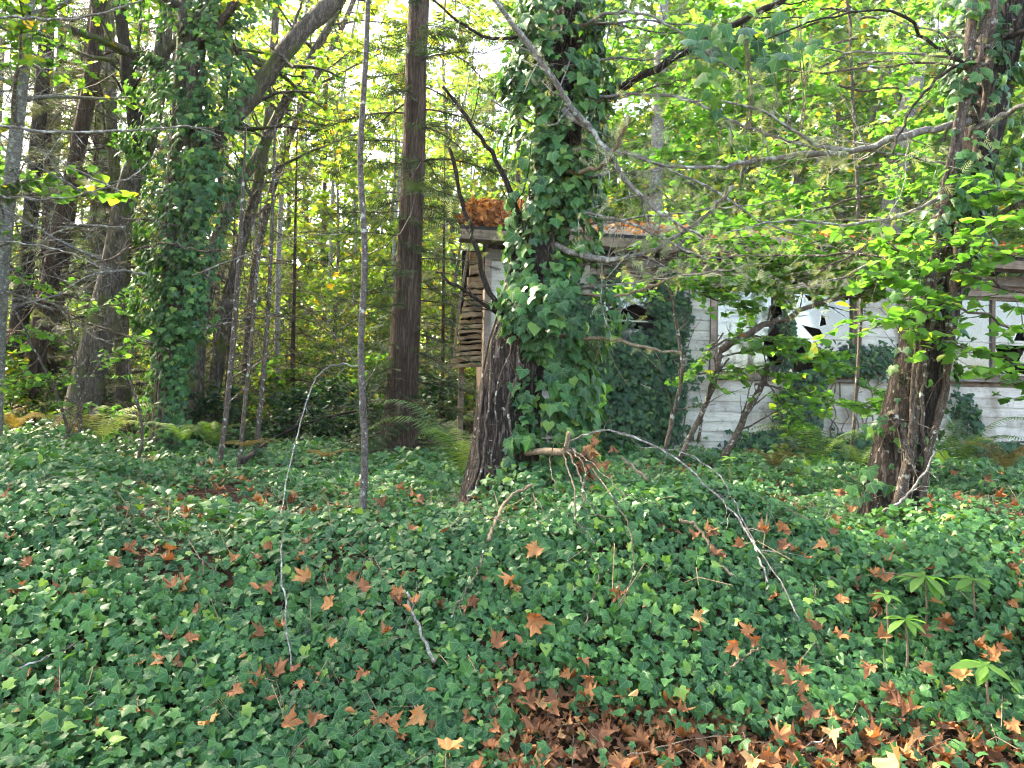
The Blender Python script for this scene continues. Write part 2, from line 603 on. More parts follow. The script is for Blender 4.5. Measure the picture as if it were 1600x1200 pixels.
M['tanwood'] = bark_mat('deadwood_tan', (.20, .145, .09), (.40, .31, .21), 40, .4, bump=.3)
M['vine'] = bark_mat('vine_stem', (.16, .115, .075), (.34, .26, .18), 40, .4, bump=.3)
M['paint'] = wood_mat('flaking_white_paint', [(.25, (.30, .275, .235)), (.5, (.47, .45, .41)), (.8, (.57, .555, .52))], stain=(.17, .14, .10))
M['bare_wood'] = wood_mat('weathered_bare_wood', [(.3, (.105, .075, .052)), (.7, (.27, .21, .155))], stain=(.05, .04, .03))
M['casing'] = wood_mat('faded_casing', [(.3, (.19, .14, .11)), (.7, (.38, .31, .27))], stain=(.10, .08, .06))
M['grey_wood'] = wood_mat('grey_fascia', [(.3, (.10, .09, .078)), (.7, (.25, .235, .21))], stain=(.05, .045, .04))
M['shake'] = wood_mat('rough_plank', [(.3, (.15, .09, .045)), (.7, (.42, .285, .16))], stain=(.05, .035, .02))
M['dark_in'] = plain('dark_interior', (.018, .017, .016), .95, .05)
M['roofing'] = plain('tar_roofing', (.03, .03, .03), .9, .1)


def glass_mat():
    m, nt, bs, out = new_mat('dusty_window_glass')
    gl = N(nt, 'BsdfGlossy', Roughness=.03)
    gl.inputs['Color'].default_value = (.95, .97, 1, 1)
    tr = N(nt, 'BsdfTransparent')
    tr.inputs['Color'].default_value = (.75, .78, .78, 1)
    df = N(nt, 'BsdfDiffuse')
    df.inputs['Color'].default_value = (.62, .66, .70, 1)
    geo = N(nt, 'NewGeometry')
    nz = N(nt, 'TexNoise', Scale=4.0, Detail=4.0)
    nt.links.new(geo.outputs['Position'], nz.inputs['Vector'])
    rp = ramp(nt, [(.35, (.03, .03, .03)), (.75, (.22, .22, .22))], nz.outputs['Fac'])
    n2 = N(nt, 'TexNoise', Scale=1.2, Detail=0.0)
    nt.links.new(geo.outputs['Position'], n2.inputs['Vector'])
    bp = N(nt, 'Bump', Strength=.05, Distance=.05)
    nt.links.new(n2.outputs['Fac'], bp.inputs['Height'])
    nt.links.new(bp.outputs[0], gl.inputs['Normal'])
    fr = N(nt, 'Fresnel', IOR=1.95)
    m1 = N(nt, 'MixShader')
    nt.links.new(fr.outputs[0], m1.inputs[0])
    nt.links.new(tr.outputs[0], m1.inputs[1])
    nt.links.new(gl.outputs[0], m1.inputs[2])
    m2 = N(nt, 'MixShader')
    nt.links.new(rp.outputs['Color'], m2.inputs[0])
    nt.links.new(m1.outputs[0], m2.inputs[1])
    nt.links.new(df.outputs[0], m2.inputs[2])
    nt.links.new(m2.outputs[0], out.inputs['Surface'])
    return m


M['glass'] = glass_mat()


def soil_mat():
    m, nt, bs, out = new_mat('forest_soil')
    geo = N(nt, 'NewGeometry')
    nz = N(nt, 'TexNoise', Scale=1.1, Detail=8.0, Roughness=.7)
    nt.links.new(geo.outputs['Position'], nz.inputs['Vector'])
    rp = ramp(nt, [(.3, (.022, .015, .011)), (.5, (.050, .032, .022)), (.62, (.055, .045, .022)), (.75, (.04, .06, .02))], nz.outputs['Fac'])
    n2 = N(nt, 'TexVoronoi', Scale=28.0)
    nt.links.new(geo.outputs['Position'], n2.inputs['Vector'])
    vr = ramp(nt, [(0, (1.5, 1.1, .8)), (1, (.5, .5, .5))], n2.outputs['Color'])
    col = mixc(nt, rp.outputs['Color'], vr.outputs['Color'], 1.0, 'MULTIPLY')
    nt.links.new(col, bs.inputs['Base Color'])
    bs.inputs['Roughness'].default_value = .95
    bs.inputs['Specular IOR Level'].default_value = .1
    bp = N(nt, 'Bump', Strength=.8, Distance=.05)
    nt.links.new(n2.outputs['Distance'], bp.inputs['Height'])
    nt.links.new(bp.outputs[0], bs.inputs['Normal'])
    return m


M['soil'] = soil_mat()

# ------------------------------------------------------------------ ground
gx = np.concatenate([-np.geomspace(260, 9, 26), np.linspace(-8.7, 8.7, 140), np.geomspace(9, 260, 26)])
gyv = np.concatenate([-np.geomspace(260, 2, 18), np.linspace(-1.6, 14, 150), np.geomspace(14.4, 300, 44)])
GX, GY = np.meshgrid(gx, gyv)
GZ = gh(GX, GY)
ny, nx = GX.shape
ii = (np.arange(ny - 1)[:, None] * nx + np.arange(nx - 1)[None]).ravel()
g = obj('ground', mesh('ground', np.stack([GX, GY, GZ], -1).reshape(-1, 3), np.stack([ii, ii + 1, ii + nx + 1, ii + nx], 1), smooth=True), M['soil'])
g['kind'] = 'structure'
g['label'] = 'dark woodland soil rising in a bank towards the house'

# ------------------------------------------------------------------ the abandoned house
HYAW = R(9.0)
HC = at(757, 690, 11.0)
HC = np.array([HC[0], HC[1], float(gh(HC[0], HC[1])) - .05])
hu = np.array([math.cos(HYAW), math.sin(HYAW), 0])
hv = np.array([-math.sin(HYAW), math.cos(HYAW), 0])


def wall_uz(px, py, v=0.0):
    """pixel -> (u, z) on the plane v behind the front wall, house coordinates"""
    d = ROT @ np.array([(px - 800) / FPX, -(py - 600) / FPX, -1.0])
    o = HC + hv * v
    t = np.dot(o - EYE, hv) / np.dot(d, hv)
    p = EYE + d * t - o
    return float(np.dot(p, hu)), float(p[2])


house = thing('abandoned_house', 'derelict single-storey house with dirty white lap siding and broken windows behind the ivy', 'house', HC, HYAW)
HLEN, HDEP = 11.0, 4.8
ztop = wall_uz(1250, 415)[1]
roof_z = wall_uz(757, 372)[1]
ztop = min(ztop, roof_z - .02)
WINS = []
for (xa, ya, xb, yb) in ((930, 432, 1034, 556), (1118, 452, 1337, 588), (1488, 466, 1680, 592)):
    u0 = wall_uz(xa, (ya + yb) / 2)[0]
    u1 = wall_uz(xb, (ya + yb) / 2)[0]
    z1 = wall_uz((xa + xb) / 2, ya)[1]
    z0 = wall_uz((xa + xb) / 2, yb)[1]
    WINS.append((u0, u1, z0, z1))


def part_box(name, a, b, mat, parent, jit=0.0):
    mb = MB()
    mb.box(a, b, jit)
    return mb.part(name, mat, parent, smooth=False, world=False)


# sheathing behind the boards: boxes round the openings
mb = MB()
cuts = sorted(WINS)
prev = 0.0
for (u0, u1, z0, z1) in cuts:
    mb.box((prev, 0.03, -.3), (u0, .13, ztop))
    mb.box((u0, 0.03, -.3), (u1, .13, z0))
    mb.box((u0, 0.03, z1), (u1, .13, ztop))
    prev = u1
mb.box((prev, .03, -.3), (HLEN, .13, ztop))
front = mb.part('front_wall', M['bare_wood'], house, smooth=False, world=False)
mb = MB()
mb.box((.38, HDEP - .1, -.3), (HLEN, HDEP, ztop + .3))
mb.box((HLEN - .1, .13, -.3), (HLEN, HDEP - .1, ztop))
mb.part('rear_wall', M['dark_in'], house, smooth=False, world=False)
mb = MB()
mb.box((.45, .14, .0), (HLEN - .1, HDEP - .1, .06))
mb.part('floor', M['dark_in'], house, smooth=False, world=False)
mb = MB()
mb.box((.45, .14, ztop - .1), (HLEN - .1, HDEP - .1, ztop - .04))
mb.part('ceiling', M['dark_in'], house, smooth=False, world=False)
# end wall backing
mb = MB()
mb.box((.38, .29, -.3), (.44, HDEP - .1, ztop))
endw = mb.part('end_wall', M['bare_wood'], house, smooth=False, world=False)

# lap siding: each board its own piece
EXP = .152
rows = int((ztop + .1) / EXP)
bcount = 0
for r_ in range(-1, rows):
    za, zb = r_ * EXP + .02, r_ * EXP + EXP + .035
    if zb > ztop - .02:
        zb = ztop - .02
    segs = [(0.0, HLEN)]
    for (u0, u1, w0, w1) in WINS:
        if zb > w0 - .06 and za < w1 + .06:
            ns = []
            for (a, b) in segs:
                if b <= u0 - .09 or a >= u1 + .09:
                    ns.append((a, b))
                else:
                    if a < u0 - .09:
                        ns.append((a, u0 - .09))
                    if b > u1 + .09:
                        ns.append((u1 + .09, b))
            segs = ns
    out = []
    for (a, b) in segs:
        x = a
        while b - x > 4.2:
            L = rng.uniform(2.4, 3.8)
            out.append((x, x + L))
            x += L
        out.append((x, b))
    for (a, b) in out:
        if b - a < .04:
            continue
        k = max(2, int((b - a) / .5) + 1)
        xs = np.linspace(a + .002, b - .002, k)
        sag = rng.uniform(-.004, .004, k)
        warp = rng.uniform(0, .006, k)
        V, Q = [], []
        for x, s, w in zip(xs, sag, warp):
            V += [[x, -.003 - w * .5, za + s], [x, .010, zb + s], [x, .024, zb + s], [x, .014 - w * .5, za + s]]
        for i in range(k - 1):
            for c in range(4):
                Q.append([i * 4 + c, i * 4 + (c + 1) % 4, i * 4 + 4 + (c + 1) % 4, i * 4 + 4 + c])
        Q += [[0, 3, 2, 1], [(k - 1) * 4, (k - 1) * 4 + 1, (k - 1) * 4 + 2, (k - 1) * 4 + 3]]
        m1 = MB()
        m1.add(V, Q)
        bo = m1.part('siding_board', M['paint'], front, smooth=False, world=False)
        bcount += 1
# corner trim, water table, frieze
part_box('corner_trim', (-.045, -.035, .0), (.045, -.012, ztop), M['casing'], house, .004)
part_box('frieze_board', (-.05, -.040, ztop - .16), (HLEN, -.016, ztop - .01), M['grey_wood'], house, .003)
u_c = wall_uz(1408, 520)[0]
part_box('corner_trim', (u_c - .05, -.045, .1), (u_c + .05, -.020, ztop - .17), M['casing'], house, .004)


# windows
def pane(parent, a, b, holes, v=.055):
    (x0, z0), (x1, z1) = a, b
    outer = [Vector((x0, 0, z0)), Vector((x1, 0, z0)), Vector((x1, 0, z1)), Vector((x0, 0, z1))]
    polys = [[Vector((p.x, p.z, 0)) for p in outer]]
    for h in holes:
        polys.append([Vector((x0 + p[0] * (x1 - x0), z0 + p[1] * (z1 - z0), 0)) for p in h])
    flat = [p for q in polys for p in q]
    T = tessellate_polygon(polys)
    V = np.array([[p.x, v, p.y] for p in flat])
    n = len(V)
    V2 = V.copy()
    V2[:, 1] += .003
    F = [list(t) for t in T] + [[n + t[2], n + t[1], n + t[0]] for t in T]
    o = obj('pane', mesh('pane', np.vstack([V, V2]), np.array(F), smooth=False), M['glass'], parent)
    return o


def window(w, cols, rws, holes, casing='casing', label=None):
    u0, u1, z0, z1 = w
    mb = MB()
    c = .085
    mb.box((u0 - c, -.030, z0 - .03), (u0, .004, z1 + c), .003)
    mb.box((u1, -.030, z0 - .03), (u1 + c, .004, z1 + c), .003)
    mb.box((u0 + .001, -.028, z1), (u1 - .001, .004, z1 + c), .003)
    wn_ = mb.part('window', M[casing], house, smooth=False, world=False)
    if label:
        wn_['label'] = label
    part_box('sill', (u0 - c - .03, -.075, z0 - .07), (u1 + c + .03, .03, z0 - .031), M['grey_wood'], wn_, .003)
    mb = MB()
    fr = .045
    mb.box((u0, .01, z0 - .028), (u0 + fr, .09, z1))
    mb.box((u1 - fr, .01, z0 - .028), (u1, .09, z1))
    mb.box((u0 + fr, .012, z0 - .026), (u1 - fr, .088, z0 + fr))
    mb.box((u0 + fr, .012, z1 - fr), (u1 - fr, .088, z1 - .001))
    mb.part('frame', M['bare_wood'], wn_, smooth=False, world=False)
    xs = np.linspace(u0 + fr, u1 - fr, cols + 1)
    zs = np.array([z0 + fr, z0 + fr + (z1 - z0 - 2 * fr) * .44, z1 - fr]) if rws == 2 else np.array([z0 + fr, z1 - fr])
    for i in range(1, cols):
        part_box('mullion', (xs[i] - .03, .02, z0 + fr), (xs[i] + .03, .085, z1 - fr), M['bare_wood'], wn_)
    for j in range(1, rws):
        for i in range(cols):
            part_box('muntin', (xs[i] + .031, .04, zs[j] - .008), (xs[i + 1] - .031, .072, zs[j] + .008), M['paint'], wn_)
    for i in range(cols):
        for j in range(rws):
            hs = holes.get((i, j), [])
            if hs is None:
                continue
            pane(wn_, (xs[i] + .02, zs[j] + .01), (xs[i + 1] - .02, zs[j + 1] - .01), hs)
    return wn_


window(WINS[0], 1, 2, {(0, 1): [[(.08, .02), (.95, .02), (.96, .42), (.80, .30), (.62, .44), (.45, .30), (.30, .40), (.14, .22)]],
                       (0, 0): [[(.05, .72), (.5, .80), (.95, .70), (.95, .985), (.05, .985)]]})
window(WINS[1], 2, 2, {(0, 1): [[(.80, .98), (.97, .97), (.97, .20), (.90, .02), (.74, .02), (.86, .22), (.80, .55)]],
                       (0, 0): [[(.68, .98), (.98, .98), (.98, .08), (.80, .30), (.72, .55)]],
                       (1, 1): [[(.28, .98), (.56, .98), (.47, .82), (.34, .86)], [(.24, .30), (.52, .22), (.60, .05), (.42, .02), (.33, .16)], [(.55, .55), (.60, .52), (.63, .32), (.52, .28)], [(.80, .97), (.97, .97), (.97, .90)]],
                       (1, 0): [[(.05, .30), (.18, .75), (.36, .97), (.50, .70), (.58, .66), (.62, .40), (.70, .05), (.10, .04)]]})
window(WINS[2], 3, 2, {(0, 0): [[(.50, .04), (.62, .18), (.78, .20), (.92, .04)]], (1, 0): [[(.05, .95), (.9, .95), (.7, .5), (.9, .05), (.2, .05)]],
                       (1, 1): [[(.55, .05), (.9, .05), (.75, .5)]], (2, 0): [[(.1, .1), (.6, .9), (.9, .2)]]})

# eave, roof
OV = .42
mb = MB()
rs = math.tan(R(17.5))
zr = roof_z + .02
ridge = 2.5
x0r, x1r = -.46, HLEN + .3
V = [[x0r, -OV, zr - OV * rs * 0], [x1r, -OV, zr], [x1r, ridge, zr + (ridge + OV) * rs], [x0r + .62, ridge, zr + (ridge + OV) * rs],
     [x0r, -OV, zr + .05], [x1r, -OV, zr + .05], [x1r, ridge, zr + (ridge + OV) * rs + .05], [x0r + .62, ridge, zr + (ridge + OV) * rs + .05]]
mb.add(V, [[0, 3, 2, 1], [4, 5, 6, 7], [0, 1, 5, 4], [1, 2, 6, 5], [2, 3, 7, 6], [3, 0, 4, 7]])
xb = x0r + .62
V = [[xb, ridge + .001, zr + (ridge + OV) * rs], [x1r, ridge + .001, zr + (ridge + OV) * rs], [x1r, 2 * ridge, zr], [xb + .4, 2 * ridge, zr],
     [xb, ridge + .001, zr + (ridge + OV) * rs + .05], [x1r, ridge + .001, zr + (ridge + OV) * rs + .05], [x1r, 2 * ridge, zr + .05], [xb + .4, 2 * ridge, zr + .05]]
mb.add(V, [[0, 3, 2, 1], [4, 5, 6, 7], [0, 1, 5, 4], [1, 2, 6, 5], [2, 3, 7, 6], [3, 0, 4, 7]])
roof = mb.part('roof', M['roofing'], house, smooth=False, world=False)
part_box('fascia', (x0r + .01, -OV - .03, zr - .14), (x1r, -OV - .003, zr - .005), M['bare_wood'], roof, .004)
part_box('soffit', (x0r + .02, -OV, zr - .10), (x1r, .02, zr - .07), M['bare_wood'], roof)
for xr in np.arange(x0r + .1, x1r, .8):
    part_box('rafter_end', (xr, -OV + .01, zr - .07), (xr + .05, .0, zr - .005), M['grey_wood'], roof)
# needles and leaves lying on the roof
lv = Leaves()
k = 13000
u = rng.uniform(x0r, x1r, k)
v = rng.uniform(-OV - .02, ridge, k)
dens = (u < .75) | ((wav(u * 2, v * 2, 1.4) > .25) & (rng.random(k) < .5)) | (rng.random(k) < .06)
dens &= u > x0r + .62 * (v + OV) / (ridge + OV)
u, v = u[dens], v[dens]
k = len(u)
hgt = rng.random(k) ** 2 * np.where(u < 1.3, .26, .08) * (0.6 + 0.4 * wav(u, v, 3))
pos = np.stack([u, v, zr + .06 + (v + OV) * rs + np.maximum(hgt, 0)], 1)
lv.add(DIAMOND, pos, rdir(k, .8), rdir(k), rng.uniform(.05, .13, k))
k = 1900                                # deep drift on the left corner
u = rng.uniform(x0r + .02, .95, k)
v = rng.uniform(-OV, .75, k)
kp = u > x0r + .62 * (v + OV) / (ridge + OV)
u, v = u[kp], v[kp]
k = len(u)
pos = np.stack([u, v, zr + .06 + (v + OV) * rs + rng.random(k) * (.10 + .22 * sstep((v + OV) / .6))], 1)
lv.add(DIAMOND, pos, rdir(k, .5), rdir(k), rng.uniform(.06, .13, k))
lv.part('leaf_litter', M['roof_litter'], roof, world=False)

# bay of rough planks left of the corner trim, its lower left corner sagging outwards
ub0, zt_ = wall_uz(735, 388, .12)
ub0b, zb_ = wall_uz(706, 572, .12)
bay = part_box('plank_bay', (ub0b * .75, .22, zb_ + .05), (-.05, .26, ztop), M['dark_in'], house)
z = zb_
i = 0
while z < zt_ - .02:
    th_ = rng.uniform(.045, .10) if z < zb_ + (zt_ - zb_) * .62 else rng.uniform(.16, .22)
    f = (z - zb_) / (zt_ - zb_)
    ul = ub0b + (ub0 - ub0b) * min(1, f * 1.15) + rng.uniform(-.02, .03)
    k = 6
    xs = np.linspace(ul, -.055, k)
    sag = -.05 * (1 - f) * np.linspace(1, 0, k) ** 2 + rng.uniform(-.008, .008, k)
    fr_ = .10 + rng.uniform(-.09, .06)
    V, Q = [], []
    for q in range(k):
        z0_, z1_ = z + sag[q] + rng.uniform(0, .010), z + th_ - rng.uniform(.012, .034) + sag[q]
        V += [[xs[q], fr_ + rng.uniform(-.008, .008), z0_], [xs[q], fr_ + rng.uniform(-.008, .012), z1_], [xs[q], .215, z1_], [xs[q], .215, z0_]]
    for q in range(k - 1):
        for c in range(4):
            Q.append([q * 4 + c, q * 4 + (c + 1) % 4, q * 4 + 4 + (c + 1) % 4, q * 4 + 4 + c])
    Q += [[0, 3, 2, 1], [(k - 1) * 4, (k - 1) * 4 + 1, (k - 1) * 4 + 2, (k - 1) * 4 + 3]]
    m1 = MB()
    m1.add(V, Q)
    m1.part('plank', M['shake'], bay, smooth=False, world=False)
    z += th_
mb = MB()
mb.tube([[ub0b + .02, .16, zb_ - .02], [(ub0 + ub0b) * .5 - .03, .10, (zb_ + zt_) * .5], [ub0 - .02, .07, zt_ + .05]], .022, 6)
mb.part('edge_strip', M['bare_wood'], bay, world=False)
mb = MB()
mb.box((ub0b + .12, .30, -.3), (ub0b + .20, .38, zb_ + .06))
mb.part('post', M['bare_wood'], bay, smooth=False, world=False)


# ------------------------------------------------------------------ trees: generators
def twigs_on(mb, P, r, n, length, sides=3, spread=1.0, up=0.0, rmul=.35, f0=.1, sub=0, droop=0.0):
    """thin side shoots along a path; returns their end points and directions"""
    P = np.asarray(P)
    ends = []
    m = len(P)
    for q in range(n):
        f = f0 + (1 - f0) * rng.random()
        s = f * (m - 1)
        i = min(int(s), m - 2)
        p = P[i] + (P[i + 1] - P[i]) * (s - i)
        t = nrm(P[i + 1] - P[i])
        d = nrm(t * rng.uniform(.3, 1.0) + rdir(1)[0] * spread + np.array([0, 0, up]))
        L = length * rng.uniform(.4, 1.2) * (1.1 - .5 * f)
        k = 5
        pts = [p]
        dd = d
        for j in range(k - 1):
            dd = nrm(dd + rng.normal(size=3) * .16 + np.array([0, 0, -droop]))
            pts.append(pts[-1] + dd * L / (k - 1))
        rr = (np.interp(f, [0, 1], [r[0], r[-1]]) if hasattr(r, '__len__') else r) * rmul
        mb.tube(pts, np.linspace(rr, rr * .35, k), sides)
        ends.append(np.array(pts))
        if sub:
            ends += twigs_on(mb, pts, (rr, rr * .4), sub, length * .45, 3, spread, up, .6, .2, 0, droop)
    return ends


def leaves_on(lv, paths, tpl, per_m, size, flat=.7, mix=None, rnd_pow=1.0, hang=.15):
    """leaves set alternately along twigs, blades lying nearly level"""
    pos, tip = [], []
    for P in paths:
        P = np.asarray(P)
        seg = np.linalg.norm(np.diff(P, axis=0), axis=1)
        L = seg.sum()
        k = max(1, int(per_m * L + rng.random()))
        cs = np.concatenate([[0], np.cumsum(seg)])
        s = rng.random(k) ** .8 * L
        q = np.stack([np.interp(s, cs, P[:, c]) for c in range(3)], 1)
        t = nrm(P[-1] - P[0])
        side = nrm(np.cross(t, [0, 0, 1.0]))
        sg = rng.choice([-1, 1], k)[:, None]
        pos.append(q)
        tip.append(nrm(t * rng.uniform(.2, 1, (k, 1)) + side * sg * rng.uniform(.3, 1.1, (k, 1)) + rng.normal(size=(k, 3)) * .25 - np.array([0, 0, hang])))
    if not pos:
        return
    pos = np.vstack(pos)
    tip = np.vstack(tip)
    k = len(pos)
    n = nrm(np.array([0, 0, flat]) + rng.normal(size=(k, 3)) * .38)
    pos = pos + tip * (rng.random((k, 1)) * size * .5)
    lv.add(tpl, pos, n, tip, size * rng.uniform(.6, 1.25, k), rng.random(k) ** rnd_pow)


def grow(mb, base, h, r, lean, limb_n, limb_f, limb_len, limb_up, sub_n=5, sides=9, droop=.0, wob=.03, trunk=None):
    """trunk + limbs + sub-branches into one mesh; returns twig paths"""
    if trunk is None:
        k = 12
        t = np.linspace(0, 1, k)
        P = np.asarray(base) + np.stack([lean[0] * h * t ** 1.3 + wob * h * np.sin(t * 5 + rng.random() * 6) * t, lean[1] * h * t ** 1.3 + wob * h * np.sin(t * 4 + rng.random() * 6) * t, h * t], 1)
        rad = r * (1 - .85 * t) * (1 + .5 * np.exp(-t * h / .35))
        mb.tube(P, rad, sides)
    else:
        P, rad = trunk
    tw = []
    az = rng.random() * 6.28
    for i in range(limb_n):
        f = limb_f + (.98 - limb_f) * (i + rng.random() * .6) / limb_n
        s = f * (len(P) - 1)
        q = min(int(s), len(P) - 2)
        p = P[q] + (P[q + 1] - P[q]) * (s - q)
        az += 2.4 + rng.normal() * .3
        L = limb_len * rng.uniform(.6, 1.15) * (1.15 - .75 * ((f - limb_f) / (1 - limb_f)))
        d = nrm(np.array([math.cos(az), math.sin(az), limb_up * rng.uniform(.5, 1.4)]))
        pts = [p]
        for j in range(6):
            d = nrm(d + rng.normal(size=3) * .10 + np.array([0, 0, -droop]))
            pts.append(pts[-1] + d * L / 6)
        rr = float(np.interp(f, np.linspace(0, 1, len(rad)), rad)) * .42
        mb.tube(pts, np.linspace(rr, rr * .2, 7), 5)
        tw += twigs_on(mb, pts, (rr, rr * .3), sub_n, L * .5, 3, .7, .05, .5, .2, 1, droop * .5)
        tw.append(np.array(pts[2:]))
    return tw


def conifer_foliage(lv, mb, P, rad, z0f, n, length, density=26, droop=.10, size=.30, rise=.1, top=1.0):
    """whorled branches hung with flat sprays"""
    az = rng.random() * 6
    P = np.asarray(P)
    for i in range(n):
        f = z0f + (top - z0f) * (i + rng.random()) / n
        s = min(f, .999) * (len(P) - 1)
        q = min(int(s), len(P) - 2)
        p = P[q] + (P[q + 1] - P[q]) * (s - q)
        az += 2.4 + rng.normal() * .4
        L = length * rng.uniform(.55, 1.1) * (1.12 - .95 * max(0, f - .15))
        if L < .15:
            continue
        d = nrm(np.array([math.cos(az), math.sin(az), rise + rng.normal() * .12]))
        pts = [p]
        for j in range(6):
            d = nrm(d + rng.normal(size=3) * .07 + np.array([0, 0, -droop]))
            pts.append(pts[-1] + d * L / 6)
        pts = np.array(pts)
        rr = max(.006, .018 * L / 2)
        mb.tube(pts, np.linspace(rr, rr * .25, 7), 4)
        k = int(density * L)
        fs = .15 + .85 * rng.random(k)
        ps = np.stack([np.interp(fs * 6, np.arange(7), pts[:, c]) for c in range(3)], 1)
        t = nrm(pts[-1] - pts[0])
        side = nrm(np.cross(t, [0, 0, 1.0]))
        sg = rng.choice([-1, 1], k)[:, None]
        tip = nrm(t * rng.uniform(.4, 1.2, (k, 1)) + sg * side * rng.uniform(.3, 1.2, (k, 1)) + np.array([0, 0, -.25]) + rng.normal(size=(k, 3)) * .2)
        nn = nrm(np.array([0, 0, 1.0]) + rng.normal(size=(k, 3)) * .3)
        lv.add(SPRAY, ps, nn, tip, size * rng.uniform(.55, 1.2, k) * (1.2 - .5 * fs))


# ------------------------------------------------------------------ background wood: prototypes, then individual copies
PROTO = {}


def proto(key, name, label, cat, group, build):
    root = thing(name, label, cat, (0, 0, 0), 0, group)
    build(root)
    PROTO[key] = [root, False]


def b_maple(h, r, leafm, tpl, size, n, per_m, L, f0=.12, up=.55, bark='bark_maple', lean=(.05, .02), sub=6):
    def f(root):
        mb = MB()
        tw = grow(mb, (0, 0, -.2), h, r, lean, n, f0, L, up, sub, 8)
        mb.part('trunk', M[bark], root)
        lv = Leaves()
        leaves_on(lv, tw, tpl, per_m, size)
        lv.part('crown', M[leafm], root)
    return f


def b_conifer(h, r, leafm, n, L, z0f, dens, size, bark='bark_red', droop=.1, lean=(.01, .01)):
    def f(root):
        mb = MB()
        t = np.linspace(0, 1, 14)
        P = np.stack([lean[0] * h * t, lean[1] * h * t, -.2 + h * t], 1)
        rad = r * (1 - .9 * t) * (1 + .5 * np.exp(-t * h / .4))
        mb.tube(P, rad, 10)
        lv = Leaves()
        conifer_foliage(lv, mb, P, rad, z0f, n, L, dens, droop, size)
        mb.part('trunk', M[bark], root)
        lv.part('crown', M[leafm], root)
    return f


proto('yellow_a', 'maple_tree', 'young maple with backlit yellow-green leaves deep in the wood', 'tree', 'backlit yellow-green maples deep in the wood',
      b_maple(9, .08, 'maple_yellow', DIAMOND, .19, 34, 22, 2.9, .06, .45))
proto('yellow_b', 'maple_tree', 'young maple with backlit yellow-green leaves deep in the wood', 'tree', 'backlit yellow-green maples deep in the wood',
      b_maple(13, .11, 'maple_yellow', DIAMOND, .20, 34, 20, 3.3, .15, .6))
proto('green_a', 'maple_tree', 'leafy green maple rising behind the house', 'tree', 'green maples behind the house',
      b_maple(12, .11, 'maple', LOBED, .16, 36, 20, 3.0, .12, .45))
proto('green_b', 'maple_tree', 'leafy green maple rising behind the house', 'tree', 'green maples behind the house',
      b_maple(10, .08, 'maple', BROAD, .15, 34, 20, 2.8, .08, .5))
proto('hemlock_a', 'hemlock_tree', 'feathery young hemlock with drooping grey-green sprays in the wood', 'tree', 'young hemlocks scattered in the wood',
      b_conifer(9, .07, 'needle_grey', 60, 1.9, .06, 24, .30))
proto('hemlock_b', 'hemlock_tree', 'feathery young hemlock with drooping grey-green sprays in the wood', 'tree', 'young hemlocks scattered in the wood',
      b_conifer(14, .12, 'needle', 80, 2.4, .10, 24, .34))
proto('fir', 'fir_tree', 'tall straight fir with a bare lower trunk far back in the wood', 'tree', 'tall firs far back in the wood',
      b_conifer(24, .26, 'needle', 70, 3.4, .38, 24, .45, 'bark_fir'))
proto('pole', 'alder_tree', 'slim bare-stemmed alder pole in the background wood', 'tree', 'slim alder poles in the background',
      b_maple(16, .085, 'maple_yellow', DIAMOND, .15, 16, 13, 2.2, .45, .8, 'bark_pale', (.03, .01), 5))
proto('bush_a', 'understory_bush', 'low leafy bush on the forest floor behind the ivy', 'bush', 'low bushes of the forest floor',
      b_maple(1.7, .02, 'maple', BROAD, .09, 20, 34, 1.0, .05, .8, 'bark_thin', (.05, .1), 6))
proto('bush_b', 'understory_bush', 'low leafy bush on the forest floor behind the ivy', 'bush', 'low bushes of the forest floor',
      b_maple(1.2, .02, 'ivy_deep', BROAD, .08, 22, 44, .8, .05, .6, 'bark_thin', (.05, .1), 6))
proto('brush', 'brush_thicket', 'tangle of bare brown brush on the forest floor', 'bush', 'bare brush thickets on the forest floor',
      b_maple(2.4, .02, 'needle_grey', DIAMOND, .05, 26, 7, 1.3, .04, .9, 'bark_thin', (.05, .1), 9))


def put(key, px, d, s=1.0, rz=None, label=None, x=None, y=None):
    root, used = PROTO[key]
    if x is None:
        p = at_ground(px, d)
    else:
        p = np.array([x, y, float(gh(x, y))])
    o = root if not used else copy_tree(root)
    PROTO[key][1] = True
    o.location = p
    o.rotation_euler = (0, 0, rng.random() * 6.28 if rz is None else rz)
    o.scale = (s, s, s * rng.uniform(.92, 1.1))
    return o


